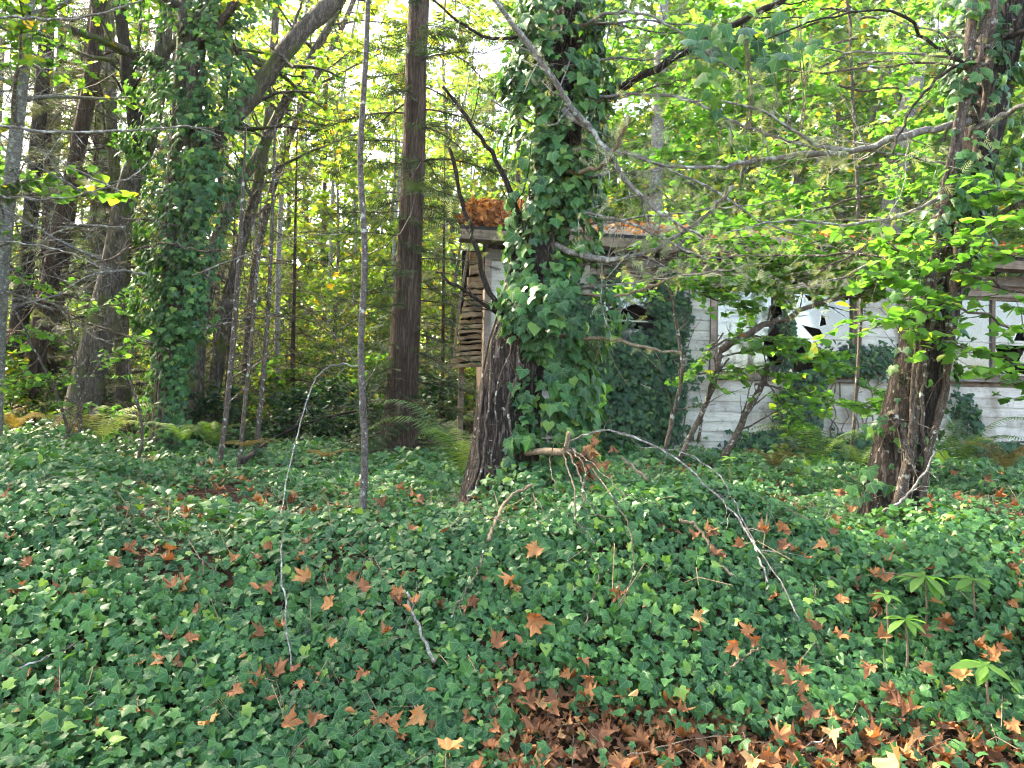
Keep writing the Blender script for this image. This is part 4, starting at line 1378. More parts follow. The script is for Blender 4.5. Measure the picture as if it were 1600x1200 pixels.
# ------------------------------------------------------------------ ivy
def ivy_column(name, label, rows, counts, mat, tpl, size, single=0, stems=6, stem_r=.012, mask=None, parent_axis=None, stem_mat='vine', front=True):
    """rows: (py, centre_px, half_width_px, depth). Leaves hang on an oval envelope round the trunk."""
    rows = sorted(rows)
    py = np.array([r[0] for r in rows], float)
    base = at(rows[-1][1], rows[-1][0], rows[-1][3])
    base[2] = float(gh(base[0], base[1]))
    root = thing(name, label, 'ivy', base)
    nc = counts // 15
    wc = rng.integers(0, nc, counts)
    y = rng.uniform(py[0], py[-1], nc)[wc] + rng.normal(size=counts) * size * FPX / rows[0][3] * .95
    cx = np.interp(y, py, [r[1] for r in rows])
    hw = np.interp(y, py, [r[2] for r in rows])
    dd = np.interp(y, py, [r[3] for r in rows])
    hw = hw * (1 + .25 * wav(y * .02, cx * 0, 2.2)) * rng.uniform(.42, 1.28, nc)[wc] * rng.uniform(.9, 1.1, counts)
    th = rng.uniform(0, 2 * math.pi, nc)[wc]
    th = np.where((np.sin(th) < 0) | (rng.random(nc)[wc] < .3), th, -th) + rng.normal(size=counts) * .95 * size * FPX / rows[0][3] / hw      # more on the near side
    lat = np.cos(th) * hw
    dep = np.sin(th) * np.minimum(hw * .8, hw) / FPX * dd
    px = cx + lat
    keep = np.ones(counts, bool) if mask is None else mask(px, y, rng.random(counts))
    px, y, dd, dep, th = px[keep], y[keep], dd[keep], dep[keep], th[keep]
    k = len(px)
    pos = EYE + np.stack([(px - 800) / FPX * (dd + dep), -(y - 600) / FPX * (dd + dep), -(dd + dep)], 1) @ ROT.T
    out = np.stack([np.cos(th), np.sin(th), np.zeros(k)], 1)
    nor = nrm(out + np.array([0, 0, .45]) + rng.normal(size=(k, 3)) * .35)
    tip = nrm(np.array([0, 0, -.9]) + out * .35 + rng.normal(size=(k, 3)) * .45)
    sc = size * rng.uniform(.5, 1.25, k)
    rv = rng.random(k)
    idx = np.argsort(np.sin(th) + .3 * rng.random(k))
    near = idx[:single] if single else idx[:0]
    rest = np.setdiff1d(np.arange(k), near)
    lv = Leaves()
    tps = tpl if isinstance(tpl, list) else [tpl]
    pick = rng.integers(0, len(tps), k)
    for q, tp in enumerate(tps):
        s = rest[pick[rest] == q]
        lv.add(tp, pos[s], nor[s], tip[s], sc[s], rv[s])
    lv.part('foliage', M[mat], root)
    if single:
        tm = [[leaf_mesh(tp, 'leaf', v) for v in (.1, .3, .5, .7, .9, .97)] for tp in tps]
        for i in near:
            o = obj('leaf', tm[pick[i]][min(5, int(rv[i] * 6))], M[mat], root)
            place(o, pos[i], nor[i], tip[i], sc[i], root)
    # climbing stems
    if parent_axis is not None:
        PA, RA = parent_axis
        n = len(PA)
        for s in range(stems):
            a = rng.uniform(-2.6, -.5)
            i0, i1 = 0, int(n * rng.uniform(.35, .6))
            pts = []
            for i in range(i0, i1, 2):
                a += rng.normal() * .08
                rr = RA[i] * 1.06 + .01
                pts.append(PA[i] + np.array([math.cos(a) * rr, math.sin(a) * rr, 0]))
            mb = MB()
            if len(pts) > 3:
                r0 = stem_r * rng.uniform(.6, 1.6)
                mb.tube(pts, np.linspace(r0, r0 * .5, len(pts)), 6)
                twigs_on(mb, pts, (r0, r0 * .5), 10, .35, 3, .8, -.2, .35, .05, 0, .05)
                mb.part('stem', M[stem_mat], root)
    return root


def bare1(px, y, u):
    left = (px < np.interp(y, [480, 520, 600, 700, 780], [770, 792, 790, 788, 770])) & (y > 490) & (y < 775)
    band = (y < 120) & (px > 865) & (px < 905) & (u < .6)
    gap = (wav(px * .03, y * .022, 2.2) > .24) & (u < .88)
    return ~(left & (u < .93)) & ~band & ~gap


ivy_column('ivy_vine', 'dense ivy with large leaves climbing the central tree', [(-160, 885, 72, 5.1), (0, 880, 79, 5.05), (100, 868, 74, 5.0), (200, 872, 76, 5.0), (260, 868, 59, 5.0), (340, 862, 65, 5.0), (420, 862, 79, 5.0), (500, 868, 79, 5.0), (580, 866, 74, 5.0), (660, 858, 70, 5.0), (730, 850, 70, 4.95), (800, 830, 76, 4.9)],
           6400, 'ivy', [IVY_A, IVY_C, IVY_B], .082, 300, 4, .009, bare1, (P1, r1), 'bark_thin')


def bare2(px, y, u):
    core = (y > 480) & (y < 800) & (u < .84)
    core2 = (wav(px * .03, y * .022, 2.2) > .25) & (u < .85)
    return ~core & ~core2


ivy_column('ivy_vine', 'ivy with thick pale stems climbing the leaning right-hand tree', [(-160, 1580, 80, 5.1), (0, 1565, 70, 5.1), (100, 1560, 66, 5.05), (200, 1545, 74, 5.0), (300, 1512, 78, 5.0), (400, 1490, 74, 5.0), (480, 1468, 60, 5.0), (600, 1440, 56, 5.0), (700, 1418, 60, 5.0), (800, 1395, 75, 5.0)],
           2700, 'ivy', [IVY_A, IVY_C], .078, 300, 0, .02, bare2, None)
iv2 = [o for o in C.objects if o.name.startswith('ivy_vine')][-1]
for pts, w in (([(1400, 800, 4.75), (1420, 720, 4.78), (1432, 660, 4.78), (1440, 560, 4.78), (1446, 480, 4.8), (1462, 380, 4.8), (1490, 260, 4.82), (1512, 120, 4.85), (1520, -60, 4.9)], 15),
               ([(1392, 645, 4.76), (1404, 665, 4.75), (1418, 705, 4.74), (1426, 740, 4.72)], 11),
               ([(1440, 790, 4.8), (1452, 700, 4.78), (1470, 640, 4.8), (1482, 560, 4.82), (1486, 480, 4.84), (1500, 350, 4.86), (1540, 150, 4.9), (1552, 0, 4.95)], 12),
               ([(1424, 700, 4.74), (1428, 600, 4.74), (1438, 500, 4.77), (1470, 330, 4.8), (1500, 160, 4.82), (1535, 20, 4.9)], 7),
               ([(1446, 700, 4.74), (1440, 620, 4.74), (1452, 520, 4.76), (1462, 470, 4.78), (1458, 420, 4.8)], 6),
               ([(1512, 150, 4.8), (1530, 90, 4.8), (1545, 30, 4.82), (1548, -30, 4.85)], 9)):
    P = pxpath(pts, 4.8, 4.8, 30)
    P += rng.normal(size=P.shape) * .006
    mb = MB()
    r0 = w * .5 / FPX * 4.8
    mb.tube(P, r0 * (1 + .15 * rng.normal(size=30).clip(-1, 1)), 8, cap=True)
    twigs_on(mb, P, (r0, r0), 14, .4, 3, .9, -.1, .2, .05, 0, .05)
    mb.part('stem', M['bark_thin'], iv2)

ivy_column('ivy_vine', 'tall column of ivy smothering the left-hand tree', [(-160, 320, 90, 10.0), (0, 318, 92, 10.0), (100, 305, 88, 10.0), (200, 300, 84, 10.0), (260, 302, 72, 10.0), (330, 285, 74, 10.0), (420, 276, 62, 10.0), (520, 268, 44, 10.0), (620, 262, 34, 10.0), (700, 258, 44, 10.0)],
           9500, 'ivy', [IVY_C], .095, 0, 5, .016, lambda px, y, u: ~((y > 570) & (u < .6)) & ~((wav(px * .04, y * .03, 2.2) > .45) & (u < .85)), (P5, r5))

# ivy sprig hanging from the upper branch of the central tree
lv = Leaves()
k = 75
f = rng.random(k)
px = np.interp(f, [0, 1], [1085, 1275]) + rng.normal(size=k) * 14
py = 40 + 120 * rng.random(k) ** 1.4 * (1 - .3 * f) + rng.normal(size=k) * 14 - 25 * f
pos = np.array([at(a, b, 4.5 + rng.normal() * .12) for a, b in zip(px, py)])
lv.add(IVY_A, pos, nrm(np.array([0, -.8, .4]) + rng.normal(size=(k, 3)) * .4), nrm(np.array([0, 0, -1.0]) + rng.normal(size=(k, 3)) * .35), .105 * rng.uniform(.6, 1.2, k))
isp = thing('ivy_sprig', 'dark ivy leaves hanging from the upper right branch of the central tree', 'ivy', at(1140, 60, 4.5))
lv.part('foliage', M['ivy'], isp)
for q in range(7):
    x = rng.uniform(1090, 1260)
    mb = MB()
    mb.tube(pxpath([(x, 30 + (1260 - x) * .1, 4.5), (x + 4, 90, 4.5), (x + 10, 150, 4.48), (x + 4, 200, 4.45)], 4.5, 4.5, 8), .004, 4)
    mb.part('stem', M['vine'], isp)


def wall_ivy(label, blobs, n, size, parts=0):
    """ivy on the house front: blobs of (px, py, rx, ry)"""
    pts = []
    w = np.array([b[2] * b[3] for b in blobs], float)
    w /= w.sum()
    which = rng.choice(len(blobs), n, p=w)
    lv = Leaves()
    pos = []
    for b in which:
        cx, cy, rx, ry = blobs[b]
        while True:
            a, c = rng.uniform(-1, 1, 2)
            if rng.random() < .12:
                a, c = a * 1.35, c * 1.3
                break
            if a * a + c * c < 1 - .6 * rng.random() ** 2 + .25 * math.sin(cx + 7 * a + 5 * c):
                break
        uu, zz = wall_uz(cx + a * rx, cy + c * ry)
        thick = .08 + .35 * max(0, 1 - a * a - c * c) * min(1, max(.2, (cy + c * ry - 420) / 260))
        pos.append(HC + hu * uu + hv * (-.05 - rng.random() ** .6 * thick) + np.array([0, 0, zz]))
    pos = np.array(pos)
    ok = pos[:, 2] > gh(pos[:, 0], pos[:, 1])
    pos = pos[ok]
    k = len(pos)
    lv.add(IVY_C, pos, nrm(-hv + np.array([0, 0, .5]) + rng.normal(size=(k, 3)) * .35), nrm(np.array([0, 0, -1.0]) + rng.normal(size=(k, 3)) * .5), size * rng.uniform(.6, 1.25, k))
    u0, _ = wall_uz(blobs[0][0], 690)
    root = thing('ivy_vine', label, 'ivy', HC + hu * u0 - hv * .05)
    lv.part('foliage', M['ivy_deep'], root)
    for b in blobs:
        for q in range(3 if b is not blobs[0] else 4):
            x = b[0] + rng.uniform(-.6, .6) * b[2]
            rows = []
            for t in np.linspace(0, 1, 7):
                uu, zz = wall_uz(x + rng.normal() * 6, 690 * (1 - t) + t * (b[1] - .7 * b[3]))
                rows.append(HC + hu * uu - hv * .06 + np.array([0, 0, zz]))
            mb = MB()
            mb.tube(smooth_path(rows, 14), .012, 5)
            mb.part('stem', M['vine'], root)
    return root


wall_ivy('dark ivy mass covering the left part of the house front beside the central tree', [(950, 645, 105, 85), (1000, 580, 52, 60), (900, 560, 55, 120), (1045, 490, 30, 70), (1035, 640, 26, 60)], 6800, .10)
wall_ivy('ivy clump climbing the siding below the middle window', [(1240, 645, 38, 58), (1200, 692, 80, 20), (1258, 600, 26, 24)], 950, .10)
wall_ivy('small ivy tuft at the lower right corner of the middle window', [(1345, 562, 48, 26), (1300, 575, 30, 14), (1225, 530, 12, 46)], 800, .09)
wall_ivy('low ivy along the foot of the house wall on the right', [(1330, 700, 60, 20), (1500, 660, 18, 46), (1560, 702, 70, 16)], 1000, .10)

# ------------------------------------------------------------------ ground ivy: one cover, nearest leaves as pieces of it
gi = thing('ground_ivy', 'deep carpet of ivy covering the bank and the ground', 'ivy')
gi['kind'] = 'stuff'
pos_l, d_l = [], []


def sample_ground(n, d0, d1, pxm=140):
    d = np.sqrt(rng.uniform(d0 * d0, d1 * d1, n))
    px = rng.uniform(-pxm, 1600 + pxm, n)
    return (px - 800) / FPX * d, d


def ivy_layer(lv, n, d0, d1, size, tpl, thick, far=False, ret=False, pxm=140):
    x, y = sample_ground(n, d0, d1, pxm)
    cl = wav(x, y, 2.6) + .6 * wav(y, x, 6.1)
    litter = sstep((3.16 + .06 * wav(x, y * 0, 3.4) - y) / .12) * sstep((x + .12 + .12 * wav(x, y, 4)) / .3)
    right_thin = sstep((x - 1.2) / .8) * sstep((3.6 - y) / .5) * .35
    keep = (rng.random(n) > litter * .93) & (rng.random(n) > right_thin) & (cl > -.80 - 1.2 * (1 - sstep((y - 3.25) / .3)) + .55 * rng.random(n))
    c2 = wav(x + 5, y, 4.6) + .5 * wav(y, x - 2, 2.1)
    hol = sstep((-.35 - c2) / .35) * sstep((y - 3.3) / .3)
    keep &= rng.random(n) > hol * .70
    x, y, cl, hol = x[keep], y[keep], cl[keep], hol[keep]
    inh = (x * hu[0] + y * hu[1] - HC[:2] @ hu[:2] > -.1) & (x * hv[0] + y * hv[1] - HC[:2] @ hv[:2] > -.1)
    x, y, cl, hol = x[~inh], y[~inh], cl[~inh], hol[~inh]
    k = len(x)
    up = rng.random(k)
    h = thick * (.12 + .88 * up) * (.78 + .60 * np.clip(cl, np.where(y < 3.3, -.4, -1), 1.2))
    h = h * (1 - .6 * hol)
    P = np.stack([x, y, gh(x, y) + np.maximum(h, .01)], 1)
    e = .05
    gxs = (gh(x + e, y) - gh(x - e, y)) / (2 * e)
    gys = (gh(x, y + e) - gh(x, y - e)) / (2 * e)
    slope = np.stack([-gxs, -gys, np.ones(k)], 1)
    nor = nrm(nrm(slope) + np.array([0, -.30, .1]) + rng.normal(size=(k, 3)) * .52)
    tip = nrm(np.array([0, -.55, -.35]) + rng.normal(size=(k, 3)) * .65)
    sc = size * (.40 + 1.0 * rng.random(k) ** 1.2) * (.9 + .2 * up)
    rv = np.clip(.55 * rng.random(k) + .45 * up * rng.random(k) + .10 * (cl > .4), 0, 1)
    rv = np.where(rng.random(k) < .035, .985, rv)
    if ret:
        return P, nor, tip, sc, rv
    tps = tpl
    pk = rng.integers(0, len(tps), k)
    for q, t in enumerate(tps):
        s = pk == q
        lv.add(t, P[s], nor[s], tip[s], sc[s], rv[s])


lv = Leaves()
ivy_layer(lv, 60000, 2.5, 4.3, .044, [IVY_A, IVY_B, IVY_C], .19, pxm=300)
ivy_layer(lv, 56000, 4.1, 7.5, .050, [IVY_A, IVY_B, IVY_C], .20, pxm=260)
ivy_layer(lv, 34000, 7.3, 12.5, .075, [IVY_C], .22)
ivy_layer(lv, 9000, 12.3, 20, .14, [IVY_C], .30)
P, nor, tip, sc, rv = ivy_layer(None, 700, 2.9, 3.9, .054, None, .20, ret=True, pxm=0)
tm = [[leaf_mesh(tp, 'leaf', v) for v in (.1, .3, .5, .7, .9, .98)] for tp in (IVY_A, IVY_B, IVY_C)]
for i in range(min(300, len(P))):
    o = obj('leaf', tm[rng.integers(3)][min(5, int(rv[i] * 6))], M['ivy'], gi)
    place(o, P[i], nor[i], tip[i], sc[i], gi)
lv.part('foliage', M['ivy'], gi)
mb = MB()
x, y = sample_ground(520, 2.6, 6.0, 60)
for a, b in zip(x, y):
    g0 = float(gh(a, b))
    q = rdir(1)[0] * np.array([1, 1, .15]) * rng.uniform(.15, .5)
    p0 = np.array([a, b, g0 + rng.uniform(.0, .08)])
    mb.tube([p0, p0 + q * .5 + np.array([0, 0, rng.uniform(.04, .14)]), p0 + q + np.array([0, 0, rng.uniform(-.05, .12)])], .0022, 3)
mb.part('runner', M['vine'], gi, kind='stuff')

# ------------------------------------------------------------------ fallen maple leaves
def dead_leaf_tpl(seed):
    r = np.random.default_rng(seed)
    half = [(0, -.12), (.10, -.05), (.34, -.20), (.30, -.02), (.48, .06), (.36, .14), (.62, .34), (.40, .36), (.46, .56), (.24, .44), (.20, .66), (.12, .62), (0, .95)]
    out = mirror(half)
    sk = r.uniform(-.25, .25)
    out = [(x * r.uniform(.65, 1.12) + sk * y * y, y * r.uniform(.8, 1.08) + r.uniform(-.05, .05)) for x, y in out]
    c1, c2, ph, fo = r.uniform(-.9, 1.1), r.uniform(-.9, .6), r.uniform(0, 6), r.uniform(-.1, .9)
    V, T = fan(out, (0, .12), lambda x, y: c1 * x * x * 1.2 + fo * abs(x) + c2 * (y - .2) ** 2 + .06 * math.sin(9 * x + ph) * math.cos(7 * y))
    V[1:, 2] += r.uniform(-.09, .14, len(V) - 1)
    # the leaf stalk
    k = len(V)
    V = np.vstack([V, [[-.012, -.05, .0], [.012, -.05, .0], [.05 * r.uniform(-1, 1), -.45, .08]]])
    T = np.vstack([T, [[k, k + 1, k + 2]]])
    return V, T


DL = [dead_leaf_tpl(s) for s in range(7)]
for s_ in (4,):                      # two plain oval leaves among the maple ones
    vv, tt = fan([(x * .40 + .05 * math.sin(5 * y + s_), y * .68) for x, y in mirror([(0, -.1), (.22, .0), (.36, .22), (.36, .44), (.22, .70), (.10, .86), (0, .98)])], (0, .35), lambda x, y: (.9 if s_ == 1 else -.8) * abs(x) + .35 * (y - .3) ** 2)
    DL[s_] = (vv, tt)
dm = [[leaf_mesh(t, 'fallen_leaf', v) for v in (.15, .4, .62, .8, .97)] for t in DL]


def drop_leaf(px, py_or_none, d, size, tone, label, group=None, lift=.13, nor=None, yaw=None):
    if py_or_none is None:
        p = at_ground(px, d)
        p[2] += lift
    else:
        p = at(px, py_or_none, d)
    me = dm[rng.integers(7)][tone]
    o = obj('fallen_leaf', me, M['dead_leaf'])
    tag(o, label, 'leaf', group)
    n = nrm(np.array([0, -.55, .8]) + rng.normal(size=3) * .38) if nor is None else np.asarray(nor, float)
    a = rng.random() * 6.28 if yaw is None else yaw
    place(o, p, n, np.array([math.cos(a), math.sin(a), .2 * math.sin(a * 3)]), size)
    return o


_rd = np.arange(1.9, 14, .02)


def ray_ground(px, py, lift):
    v = ROT @ np.array([(px - 800) / FPX, -(py - 600) / FPX, -1.0])
    Q = EYE[None] + _rd[:, None] * v[None]
    hit = np.nonzero(Q[:, 2] <= gh(Q[:, 0], Q[:, 1]) + lift)[0]
    return float(_rd[hit[0]]) if len(hit) else 12.


for px, py, size, tone, lab in ((830, 965, .20, 2, 'large rust-brown maple leaf lying flat on the ivy below the central tree'),
                                (840, 857, .17, 3, 'curled bright orange maple leaf caught on the ivy below the central tree'),
                                (22, 1112, .19, 4, 'yellow-tan maple leaf on the ivy at the lower left edge'),
                                (328, 1128, .16, 4, 'upright tan folded leaf in the ivy at the lower left'),
                                (1300, 1140, .17, 4, 'pale tan maple leaf with spread lobes on the litter at the lower right'),
                                (1405, 1182, .26, 4, 'largest pale orange maple leaf at the bottom right edge'),
                                (660, 1112, .16, 3, 'orange leaf lying across the ivy at the lower middle'),
                                (702, 1175, .20, 3, 'bright orange leaf at the bottom edge left of the litter'),
                                (1180, 1185, .20, 4, 'yellow-orange leaf at the bottom edge in the litter'),
                                (1508, 1060, .17, 3, 'orange leaf standing in the ivy near the right edge'),
                                (1085, 962, .12, 4, 'small golden leaf on the ivy right of the central tree'),
                                (995, 1078, .14, 4, 'small pale orange leaf on the ivy just above the litter')):
    d = ray_ground(px, py, .20)
    o = drop_leaf(px, py, d, size * .52, tone, lab)
DEADP = [(190, 795), (195, 860), (270, 918), (240, 870), (150, 885), (240, 960), (265, 1000), (310, 955), (365, 870), (400, 870), (440, 795), (480, 850), (120, 930), (250, 1030), (20, 920), (440, 980), (620, 765), (645, 775), (600, 790), (640, 828),
         (560, 760), (505, 770), (520, 1000), (600, 990), (650, 940), (735, 935), (800, 905), (1010, 940), (1130, 865), (1160, 850), (1115, 862), (1225, 820), (1230, 850), (1170, 990), (1260, 870), (1290, 850), (1370, 835), (1380, 950), (1310, 940), (1580, 940), (1570, 945),
         (1250, 1090), (1270, 1110), (1345, 1100), (1400, 1080), (1420, 1110), (1440, 1040), (1360, 1040), (1580, 1130), (1560, 1110), (620, 920), (540, 1110), (570, 1050), (460, 1050), (365, 1080), (420, 1090), (200, 1115), (240, 1110), (90, 1070), (1060, 1110), (1490, 740), (1450, 780), (1540, 750), (1590, 790), (1330, 800), (1500, 820)]
_r = np.random.default_rng(21)
DEADP += [(_r.uniform(1080, 1600), _r.uniform(770, 1110)) for _ in range(55)] + [(_r.uniform(0, 700), _r.uniform(770, 1150)) for _ in range(40)] + [(_r.uniform(700, 1100), _r.uniform(860, 1110)) for _ in range(14)]
for px, py in DEADP:
    d = ray_ground(px, py, .19)
    tone = int(rng.choice([0, 0, 1, 1, 1, 2, 2, 3]))
    za, zb = zone(px)
    drop_leaf(px, py, d, rng.uniform(.050, .080), tone, ['dark brown', 'russet', 'orange-brown', 'bright orange'][tone] + ' maple leaf on the ivy between the %s and the %s' % (za, zb), 'fallen maple leaves scattered on the ivy')
for i in range(190):
    x, y = sample_ground(1, 2.76, 3.17, 30)
    if x[0] < -.1 and rng.random() < .85:
        continue
    px = 800 + x[0] / y[0] * FPX
    tq = int(rng.integers(7))
    drop_leaf(px, None, y[0], rng.uniform(.055, .10), [0, 0, 1, 1, 2, 2, 3][tq], ['dark brown curled', 'dark brown curled', 'russet curled', 'russet curled', 'orange-brown', 'orange-brown', 'bright orange'][tq] + ' maple leaf in the leaf litter along the bottom edge', 'maple leaves in the litter strip', lift=.045 + .05 * rng.random(),
              nor=nrm(np.array([0, -.3, .9]) + rng.normal(size=3) * .45))
lv = Leaves()
for q in range(7):
    x, y = sample_ground(1500, 2.1, 3.25, 400)
    kp = (y < 3.17 + .06 * wav(x, y * 0, 3.4)) & (x > -.1) | (rng.random(len(x)) < .10)
    x, y = x[kp], y[kp]
    k = len(x)
    lv.add(DL[q], np.stack([x, y, gh(x, y) + .005 + .045 * rng.random(k)], 1), nrm(np.array([0, -.1, 1.0]) + rng.normal(size=(k, 3)) * .38), rdir(k), rng.uniform(.03, .075, k))
    x, y = sample_ground(300, 3.3, 9, 200)
    k = len(x)
    lv.add(DL[q], np.stack([x, y, gh(x, y) + .02 + .07 * rng.random(k)], 1), nrm(np.array([0, -.1, 1.0]) + rng.normal(size=(k, 3)) * .4), rdir(k), rng.uniform(.035, .075, k))
ll = lv.part('leaf_litter', M['litter'])
tag(ll, 'brown matted leaf litter under the ivy and along the bottom edge', 'leaf litter', kind='stuff')

# ------------------------------------------------------------------ ferns
def fern(px, d, n, L, mat, label, name='fern', py=None, up=1.15, lift=0.0, group=None):
    b = at_ground(px, d)
    b[2] += lift + .12
    root = thing(name, label, 'fern', b, 0, group)
    for i in range(n):
        a = 6.28 * i / n + rng.normal() * .25
        l = L * rng.uniform(.75, 1.15)
        k = 13
        t = np.linspace(0, 1, k)
        e = up * rng.uniform(.8, 1.2)
        x = l * (t * .55 + .22 * t * t)
        z = l * (e * t - (e * .85) * t * t * rng.uniform(.8, 1.1))
        side = rng.normal() * .12 * t * t * l
        P = np.stack([math.cos(a) * x - math.sin(a) * side, math.sin(a) * x + math.cos(a) * side, z], 1)
        tg = nrm(np.gradient(P, axis=0))
        V, T = [], []
        S = nrm(np.cross(tg, [0, 0, 1.0]))
        # midrib as a thin ribbon, leaflets in pairs
        m = 32
        for q in range(m):
            f = .08 + .9 * q / m
            p = np.array([np.interp(f, t, P[:, c]) for c in range(3)])
            tt = np.array([np.interp(f, t, tg[:, c]) for c in range(3)])
            ss = np.array([np.interp(f, t, S[:, c]) for c in range(3)])
            w = l * .14 * math.sin(math.pi * min(1, (f + .12) ** .75)) ** .8 + .006
            for sg in (-1, 1):
                b0 = len(V)
                tipv = p + ss * sg * w + tt * w * .25 + np.array([0, 0, -.25 * w])
                V += [p - tt * .004 * l, p + tt * .009 * l, tipv + np.array([0, 0, -.03 * l * rng.random()])]
                T.append([b0, b0 + 1, b0 + 2])
        for q in range(k - 1):
            b0 = len(V)
            w = .004 * (1 - t[q])
            V += [P[q] - S[q] * w, P[q] + S[q] * w, P[q + 1]]
            T.append([b0, b0 + 1, b0 + 2])
        me = mesh('frond', np.array(V), np.array(T), np.full(len(T), rng.random()))
        obj('frond', me, M[mat], root)
    return root


fern(722, 6.0, 11, 1.15, 'fern', 'arching green sword fern left of the central tree foot', lift=.1)
fern(1275, 8.0, 11, 1.05, 'fern', 'arching green sword fern in front of the siding below the middle window', lift=.15)
fern(1210, 7.6, 10, .6, 'fern_dry', 'browning fern left of the green sword fern under the window', lift=.1)
fern(1345, 8.0, 10, .7, 'fern', 'smaller fern between the window fern and the right-hand tree', lift=.12)
fern(1500, 7.0, 10, .85, 'fern', 'fern right of the leaning tree at the foot of the wall', lift=.15)
fern(1570, 6.8, 10, .6, 'fern_dry', 'olive-brown fern near the right edge below the wall', lift=.12)
fern(160, 9.3, 11, 1.1, 'fern_sunlit', 'sunlit pale fern at the foot of the leaning maple on the left', lift=.1)
fern(110, 9.8, 10, .8, 'fern_dry', 'olive-brown fern left of the pale sunlit fern', lift=.1)
fern(330, 8.8, 11, .7, 'fern', 'green fern right of the ivy column foot', lift=.1)
fern(285, 9.0, 11, .6, 'fern', 'small dark fern at the ivy column foot', lift=.1)
fern(510, 6.6, 9, .35, 'fern_dry', 'dry brown fern lying in the ivy left of the sapling', lift=.18, up=.5)
fern(385, 6.6, 9, .38, 'fern_dry', 'dry brown fern among the slim poles', lift=.18, up=.5)
fern(20, 10, 10, .7, 'fern_dry', 'brown fern at the left edge on the forest floor', lift=.1)
fern(690, 12, 12, .9, 'fern', 'dark fern on the forest floor right of the cedar', lift=.1)


# ------------------------------------------------------------------ seedlings with whorled leaves on the right
def rosette(px, py, label, n, L):
    d = ray_ground(px, py, .30)
    top = at(px, py, d)
    b = np.array([top[0], top[1], float(gh(top[0], top[1]))])
    root = thing('seedling', label, 'plant', b)
    mb = MB()
    mb.tube([b, b * .5 + top * .5 + np.array([.01, 0, 0]), top], [.006, .005, .004], 6)
    mb.part('stem', M['vine'], root)
    for i in range(n):
        a = 6.28 * i / n + rng.normal() * .2
        tip = np.array([math.cos(a), math.sin(a), rng.uniform(-.15, .35)])
        half = [(0, 0), (.07, .12), (.17, .40), (.19, .62), (.10, .86), (0, 1.0)]
        tp = fan(mirror(half), (0, .5), lambda x, y: .25 * abs(x) - .28 * y * y)
        me = mesh('leaf', tp[0], tp[1], np.full(len(tp[1]), rng.uniform(.4, .9)), tp[0])
        o = obj('leaf', me, M['hazel'], root)
        place(o, top, np.array([0, -.15, 1.0]) + rng.normal(size=3) * .15, tip, L * .62 * rng.uniform(.8, 1.15), root)


rosette(1445, 900, 'whorled seedling with long light-green leaves on the right, the tallest', 8, .20)
rosette(1415, 968, 'whorled seedling just below the tallest one on the right', 7, .17)
rosette(1540, 1040, 'whorled light-green seedling at the right edge low down', 7, .19)
rosette(1520, 905, 'whorled seedling right of the tallest one', 7, .17)
rosette(1385, 930, 'small whorled seedling left of the two tall ones', 6, .12)
rosette(1140, 715, 'little light-green seedling under the window stems', 5, .12)


# ------------------------------------------------------------------ leafy shrubs
def shrub(name, label, basepx, based, stems, sprays, d, leaf=.10, per_m=26, tpl=HAZEL, twn=8, twl=.45, matn='hazel'):
    b = at_ground(basepx, based)
    root = thing(name, label, 'shrub', b)
    for pts, w0, w1 in stems:
        P = pxpath(pts, d, d)
        P[1:-1] += rng.normal(size=(len(P) - 2, 3)) * .008
        mb = MB()
        r0, r1 = w0 * .5 / FPX * d, w1 * .5 / FPX * d
        mb.tube(P, np.linspace(r0, r1, len(P)), 8, cap=True)
        twigs_on(mb, P, (r0, r1), 10, .5, 3, .9, .1, .35, .2, 1)
        mb.part('stem', M['bark_thin'], root)
    lv = Leaves()
    for pts, w in sprays:
        P = pxpath(pts, d, d)
        P[1:-1] += rng.normal(size=(len(P) - 2, 3)) * .01
        mb = MB()
        r0 = w * .5 / FPX * d
        mb.tube(P, np.linspace(r0, r0 * .35, len(P)), 6)
        tw = []
        m = len(P)
        n = int(twn * np.linalg.norm(np.diff(P, axis=0), axis=1).sum() / .8)
        for q in range(n):
            s = (.1 + .9 * (q + rng.random()) / n) * (m - 1.001)
            i = int(s)
            p = P[i] + (P[i + 1] - P[i]) * (s - i)
            t = nrm(P[i + 1] - P[i])
            side = nrm(np.cross(t, [0, 0, 1.0])) * rng.choice([-1, 1])
            dd = nrm(t * .7 + side * rng.uniform(.4, 1.1) + np.array([0, 0, rng.normal() * .22]))
            L = twl * rng.uniform(.5, 1.2)
            pp = [p]
            for j in range(4):
                dd = nrm(dd + rng.normal(size=3) * .13)
                pp.append(pp[-1] + dd * L / 4)
            mb.tube(pp, np.linspace(r0 * .35, r0 * .15, 5), 3)
            tw.append(np.array(pp))
        mb.part('branch', M['bark_thin'], root)
        leaves_on(lv, tw + [P[m // 3:]], tpl, per_m, leaf, flat=.9)
    lv.part('foliage', M[matn], root)
    return root


